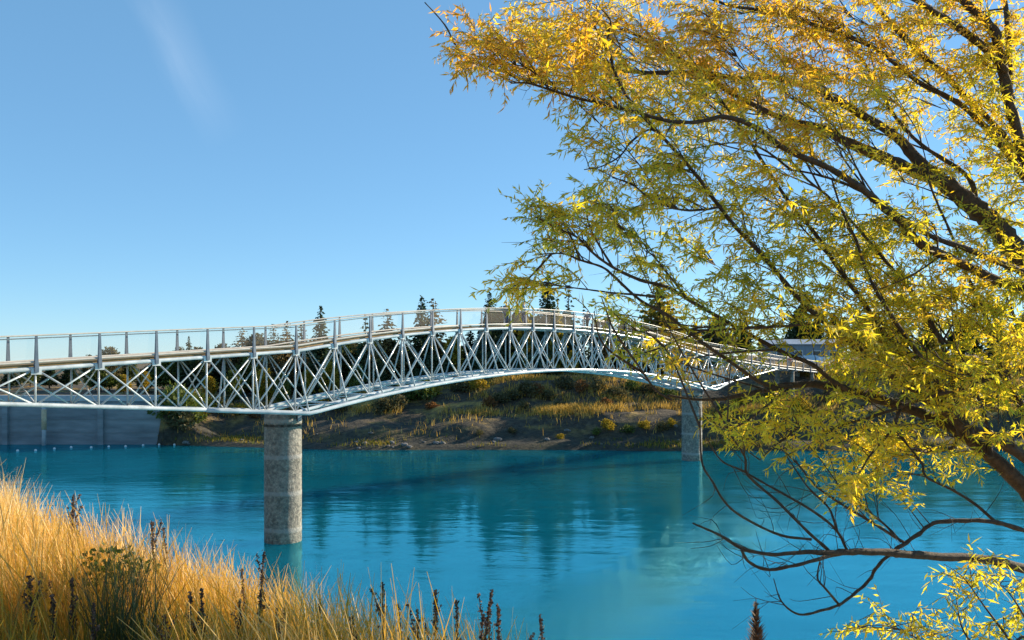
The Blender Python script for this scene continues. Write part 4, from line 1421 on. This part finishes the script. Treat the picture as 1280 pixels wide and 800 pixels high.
# bare twigs off the outer limbs
low_pts = [q for q in main_pts if q[1] > 575 and q[0] < 1240]
for k in range(230):
    q = random.choice(limb_pts) if k < 140 else random.choice(low_pts)
    if q[0] > 1240 or (q[4] < .4 and k < 140):
        continue
    d_ = Vector((random.gauss(-.5, .6), random.gauss(0, .6), random.gauss(.3, .6))).normalized()
    l_ = random.uniform(.12, .4)
    m_ = q[2] + d_ * l_ * .5 + Vector((random.gauss(0, .03), 0, random.gauss(0, .03)))
    e = q[2] + d_ * l_ + Vector((random.gauss(0, .04), 0, random.gauss(0, .05)))
    limb_mb[q[3]].tube([Vector(x) - base for x in catmull([q[2], m_, e], 3)], [.003, .0027, .0024, .002, .0016, .0012, .0008], 4, False)
    if random.random() < .5:
        limb_mb[q[3]].tube([m_ - base, m_ + (d_ + Vector((random.gauss(0, .6), 0, random.gauss(0, .6)))) * .14 - base], [.0016, .0007], 3, False)
for li, mb in enumerate(limb_mb):
    lo = mb.build(LIMBS[li][0], M['bark'], willow, True)
    if li in LV:
        np_mesh("foliage", np.array([tuple(v) for v in LV[li]]), np.array(LQ[li]), np.array(LT[li]), M['willow_leaf'], lo)
tag(willow, "large leaning willow with yellow autumn leaves at the right", "willow tree")

# young willow at the lower right
LV, LQ, LT = {}, {}, {}
yb = W(1330, 1010, 5.6)
yb.z = float(near_height(yb.x, yb.y)) - .05
young = empty("young_willow", yb)
ymb = MB()
stems = []
for pts in ([(1300, 860), (1262, 800), (1232, 760), (1204, 722), (1180, 705)], [(1310, 840), (1285, 780), (1262, 742), (1245, 728)], [(1280, 900), (1200, 840), (1150, 800), (1105, 782), (1060, 786)],
            [(1290, 900), (1240, 830), (1205, 790), (1195, 745), (1190, 728)], [(1320, 860), (1290, 820), (1268, 795)], [(1280, 880), (1215, 830), (1170, 795), (1140, 772)]):
    P = [yb + Vector((0, 0, .05))] + [W(px, py, 5.6 + .25 * math.sin(px)) for px, py in pts]
    s_ = [Vector(q) for q in catmull(P, 5)]
    ymb.tube([q - yb for q in s_], [max(.002, .014 * (1 - i / len(s_))) for i in range(len(s_))], 6)
    stems.append(s_)
for px, py, n_ in ((1080, 785, 4), (1060, 792, 3), (1110, 776, 4), (1150, 783, 4), (1165, 795, 4), (1195, 722, 5), (1225, 715, 5), (1245, 735, 4), (1265, 728, 4), (1192, 770, 4), (1200, 748, 3), (1270, 780, 5), (1250, 795, 4), (1222, 795, 3), (1290, 750, 4), (1130, 800, 4)):
    for k in range(n_):
        C = W(px + random.gauss(0, 12), py + random.gauss(0, 9), 5.6 + random.gauss(0, .12))
        best = min((q for s_ in stems for q in s_[6:]), key=lambda q: (q - C).length + .02 * random.random())
        spray(0, ymb, best, C, .50, .06, yb, nsub=2, leaf=.06, step=.03, dens=.9)
ymb.build("stem", M['bark'], young, True)
np_mesh("foliage", np.array([tuple(v) for v in LV[0]]), np.array(LQ[0]), np.array(LT[0]), M['willow_leaf'], young)
tag(young, "young willow shoots with small yellow green leaves in the lower right corner", "young willow")

# ------------------------------------------------------------------ foreground grass and plants
n = 380000
X = rng.uniform(-11, 1.6, n)
Y = rng.uniform(3.0, 17, n)
s = crest_dist(X, Y)
ratio = X / Y
keep = (s < np.interp(ratio, [-.6, -.40, -.30], [7.5, 3.0, .55])) & (ratio > -.75) & (ratio < .14) & (Y > 3.2)
fade = np.clip((1.0 - X) / 1.0, .2, 1)
keep &= rng.uniform(0, 1, n) < fade * (.55 + .45 * vnoise(X * 1.3, Y * 1.3, 51))
X, Y, s = X[keep], Y[keep], s[keep]
Z = near_height(X, Y) - .03
clump = vnoise(X * 1.1, Y * 1.1, 52)
H = rng.uniform(.30, .62, len(X)) * (.75 + .5 * clump) * np.clip((2.5 - X) / 2.2, .75, 1.2)
fineclump = vnoise(X * 3.1, Y * 3.1, 57)
H = H * np.where(s > .1, .85, 1) * (.62 + .62 * fineclump) * 1.04
low = np.clip((7.0 - Y - .2 * X) / 2.2, 0, 1)              # greener close to the path
tint = np.clip(.60 + .16 * np.clip((-2.2 - X) / 2, 0, 1) - .62 * low * vnoise(X * .8 + 4, Y * .8, 53) * 1.3 + (clump - .5) * .45 + (fineclump - .5) * .45 + rng.normal(0, .16, len(X)), 0, 1)
head = rng.uniform(0, 1, len(X)) < .3
tint = np.where(head, np.clip(tint + .2, 0, 1), tint)
H = .88 * np.where(head, H * 1.15, H) * np.interp(ratio[keep] if len(ratio) != len(H) else ratio, [-.6, -.45, -.27, -.14, .0], [.92, .82, .84, 1.12, 1.30])
V, Q, T = blades(X, Y, Z, H, rng.uniform(.003, .0078, len(X)) * np.where(head, 1.3, 1), tint, lean=.27, segs=4, bias=(-.12, .02), head=head)
tag(np_mesh("grass", V, Q, T, M['grass']), "tall dry golden grass covering the near bank", "grass", kind='stuff')


def stalk(px, py_top, Yd, label, dense=1.0, branchy=3, thick=1.0, col_='stalk'):
    top = W(px, py_top, Yd)
    gz = float(near_height(top.x, top.y)) - .04
    r = empty("dock_stalk", (top.x, top.y, gz))
    h = top.z - gz
    mb, sd = MB(), MB()
    def one(p0, p1, r0, k0):
        pts = [Vector(q) for q in catmull([p0, (p0 + p1) * .5 + Vector((random.gauss(0, .015), random.gauss(0, .015), 0)), p1], 4)]
        mb.tube(pts, [r0 * (1 - .6 * i / len(pts)) for i in range(len(pts))], 5, True, .35)
        m = int((p1 - p0).length * 200 * dense)
        for i in range(m):
            t = k0 + (1 - k0) * random.random()
            q = pts[min(len(pts) - 1, int(t * (len(pts) - 1)))].lerp(pts[min(len(pts) - 1, int(t * (len(pts) - 1)) + 1)], random.random())
            q = q + Vector((random.gauss(0, .009), random.gauss(0, .009), random.gauss(0, .01))) * thick * (1.4 - t)
            z_ = .009 * random.uniform(.6, 1.3)
            d1 = Vector((random.gauss(0, 1), random.gauss(0, 1), random.gauss(0, 1))).normalized() * z_
            d2 = d1.orthogonal().normalized() * z_ * .7
            sd.add([q - d1, q - d2, q + d1, q + d2], [(0, 1, 2, 3)], random.uniform(0, 1))
    tipx = random.uniform(-.05, .05)
    p1 = Vector((0, 0, h))
    p0 = Vector((tipx, 0, 0))
    one(p0, p1, .0055, .5)
    for b in range(branchy):
        t = random.uniform(.45, .8)
        q = p0.lerp(p1, t)
        a = random.uniform(0, 6.28)
        l = h * random.uniform(.14, .3)
        one(q, q + Vector((math.cos(a) * .35 * l, math.sin(a) * .35 * l, l)), .003, .04)
    mb.build("stem", M[col_], r, True)
    sd.build("seed_head", M[col_], r)
    return tag(r, label, "dry plant", "dry dark seed stalks in the grass")


ST_ = [(92, 618, 6.6, 'at the crest of the grass near the left edge'), (190, 652, 6.2, 'on the grass crest left of the near pier'), (204, 660, 6.2, 'just right of another on the grass crest'),
       (302, 712, 5.7, 'below the near pier by the water'), (330, 690, 5.6, 'standing tallest in line with the near pier'), (36, 720, 4.7, 'low in the far left corner'), (52, 716, 5.0, 'in the left corner grass, thin and upright'),
       (66, 742, 4.7, 'between two others in the left corner grass'), (90, 722, 4.8, 'at the left, dark and full'), (118, 755, 4.5, 'just left of the green rush clump'), (238, 740, 4.7, 'just right of the green rush clump'),
       (252, 735, 4.8, 'dark and full, right of the green rush clump'), (205, 768, 4.4, 'low at the foot of the rush clump'), (300, 748, 4.9, 'halfway between rush clump and water'), (326, 738, 5.0, 'branching widely below the near pier'), (345, 760, 4.8, 'short, right of the widely branching one'),
       (478, 728, 5.0, 'tallest of those against the water'), (497, 755, 4.8, 'branching, right of the tallest against the water'), (522, 762, 4.7, 'short, against the water at bottom centre'), (544, 738, 4.7, 'slim and straight against the water'),
       (571, 750, 4.7, 'slim, second right of bottom centre'), (604, 768, 4.5, 'short, left of a tall dark pair'), (615, 738, 4.6, 'tall left one of the dark pair at bottom centre'), (623, 758, 4.5, 'right one of the dark pair at bottom centre'), (675, 768, 4.4, 'standing alone, rightmost before open water'),
       (440, 770, 4.9, 'short, on the low grass edge'), (400, 752, 5.1, 'thin, on the low grass edge')]
for i, (px, py, Yd, where) in enumerate(ST_):
    stalk(px, py, Yd, f"dark dry seed stalk {where}", dense=random.uniform(.7, 1.3), branchy=random.randint(1, 4))

# dark spiky plant standing alone against the water
top = W(945, 748, 4.3)
gz = float(near_height(top.x, top.y)) - .05
mul = empty("mullein", (top.x, top.y, gz))
mb = MB(); mb.tube([(0, 0, 0), (.01, 0, (top.z - gz) * .6), (0, 0, top.z - gz)], [.008, .006, .002], 6, True, .1); mb.build("stem", M['stalk'], mul, True)
mb = MB()
hh = top.z - gz
for k in range(520):
    t = random.random() ** .8
    z_ = hh - .36 * t
    a = random.uniform(0, 6.28)
    l = (.012 + .075 * t) * random.uniform(.5, 1.2)
    q = Vector((0, 0, z_ - .02))
    d1 = Vector((math.cos(a) * l, math.sin(a) * l, l * 1.0))
    sd_ = Vector((-math.sin(a), math.cos(a), 0)) * .005
    mb.add([q, q + d1 * .5 + sd_, q + d1, q + d1 * .5 - sd_], [(0, 1, 2, 3)], random.uniform(0, .5))
mb.build("seed_head", M['stalk'], mul)
tag(mul, "dark bristly dead plant spike alone against the water right of centre", "dry plant")

# green rush clump and a leafy weed in the left grass
rb = W(150, 860, 4.75)
rb.z = float(near_height(rb.x, rb.y)) - .04
rush = empty("rush_clump", rb)
k = 260
V, Q, T = blades(rng.normal(0, .10, k), rng.normal(0, .10, k), np.zeros(k), rng.uniform(.45, .95, k), rng.uniform(.007, .014, k), rng.uniform(0, 1, k), lean=.28, segs=5)
np_mesh("blades", V, Q, T, M['rush'], rush)
tag(rush, "dark green spiky rush clump in the golden grass at lower left", "rush clump")
wb = W(142, 742, 5.6)
wb.z = float(near_height(wb.x, wb.y))
weed = empty("leafy_weed", wb)
V, Q, T = blob_crown([(0, 0, .40, .17, .15, .12), (.12, .05, .34, .12, .12, .10), (-.10, 0, .30, .12, .12, .10)], 420, .045)
np_mesh("foliage", V, Q, T, M['green_leaf'], weed)
mb = MB()
for k in range(6):
    a = k * 1.05
    mb.tube([(0, 0, 0), (.08 * math.cos(a), .08 * math.sin(a), .25), (.16 * math.cos(a), .14 * math.sin(a), .42)], [.006, .005, .002], 5)
mb.build("stem", M['green_leaf'], weed, True)
tag(weed, "small green leafy weed behind the rush clump in the grass", "weed")
for p in list(protos.values()) + list(sp.values()):
    pass
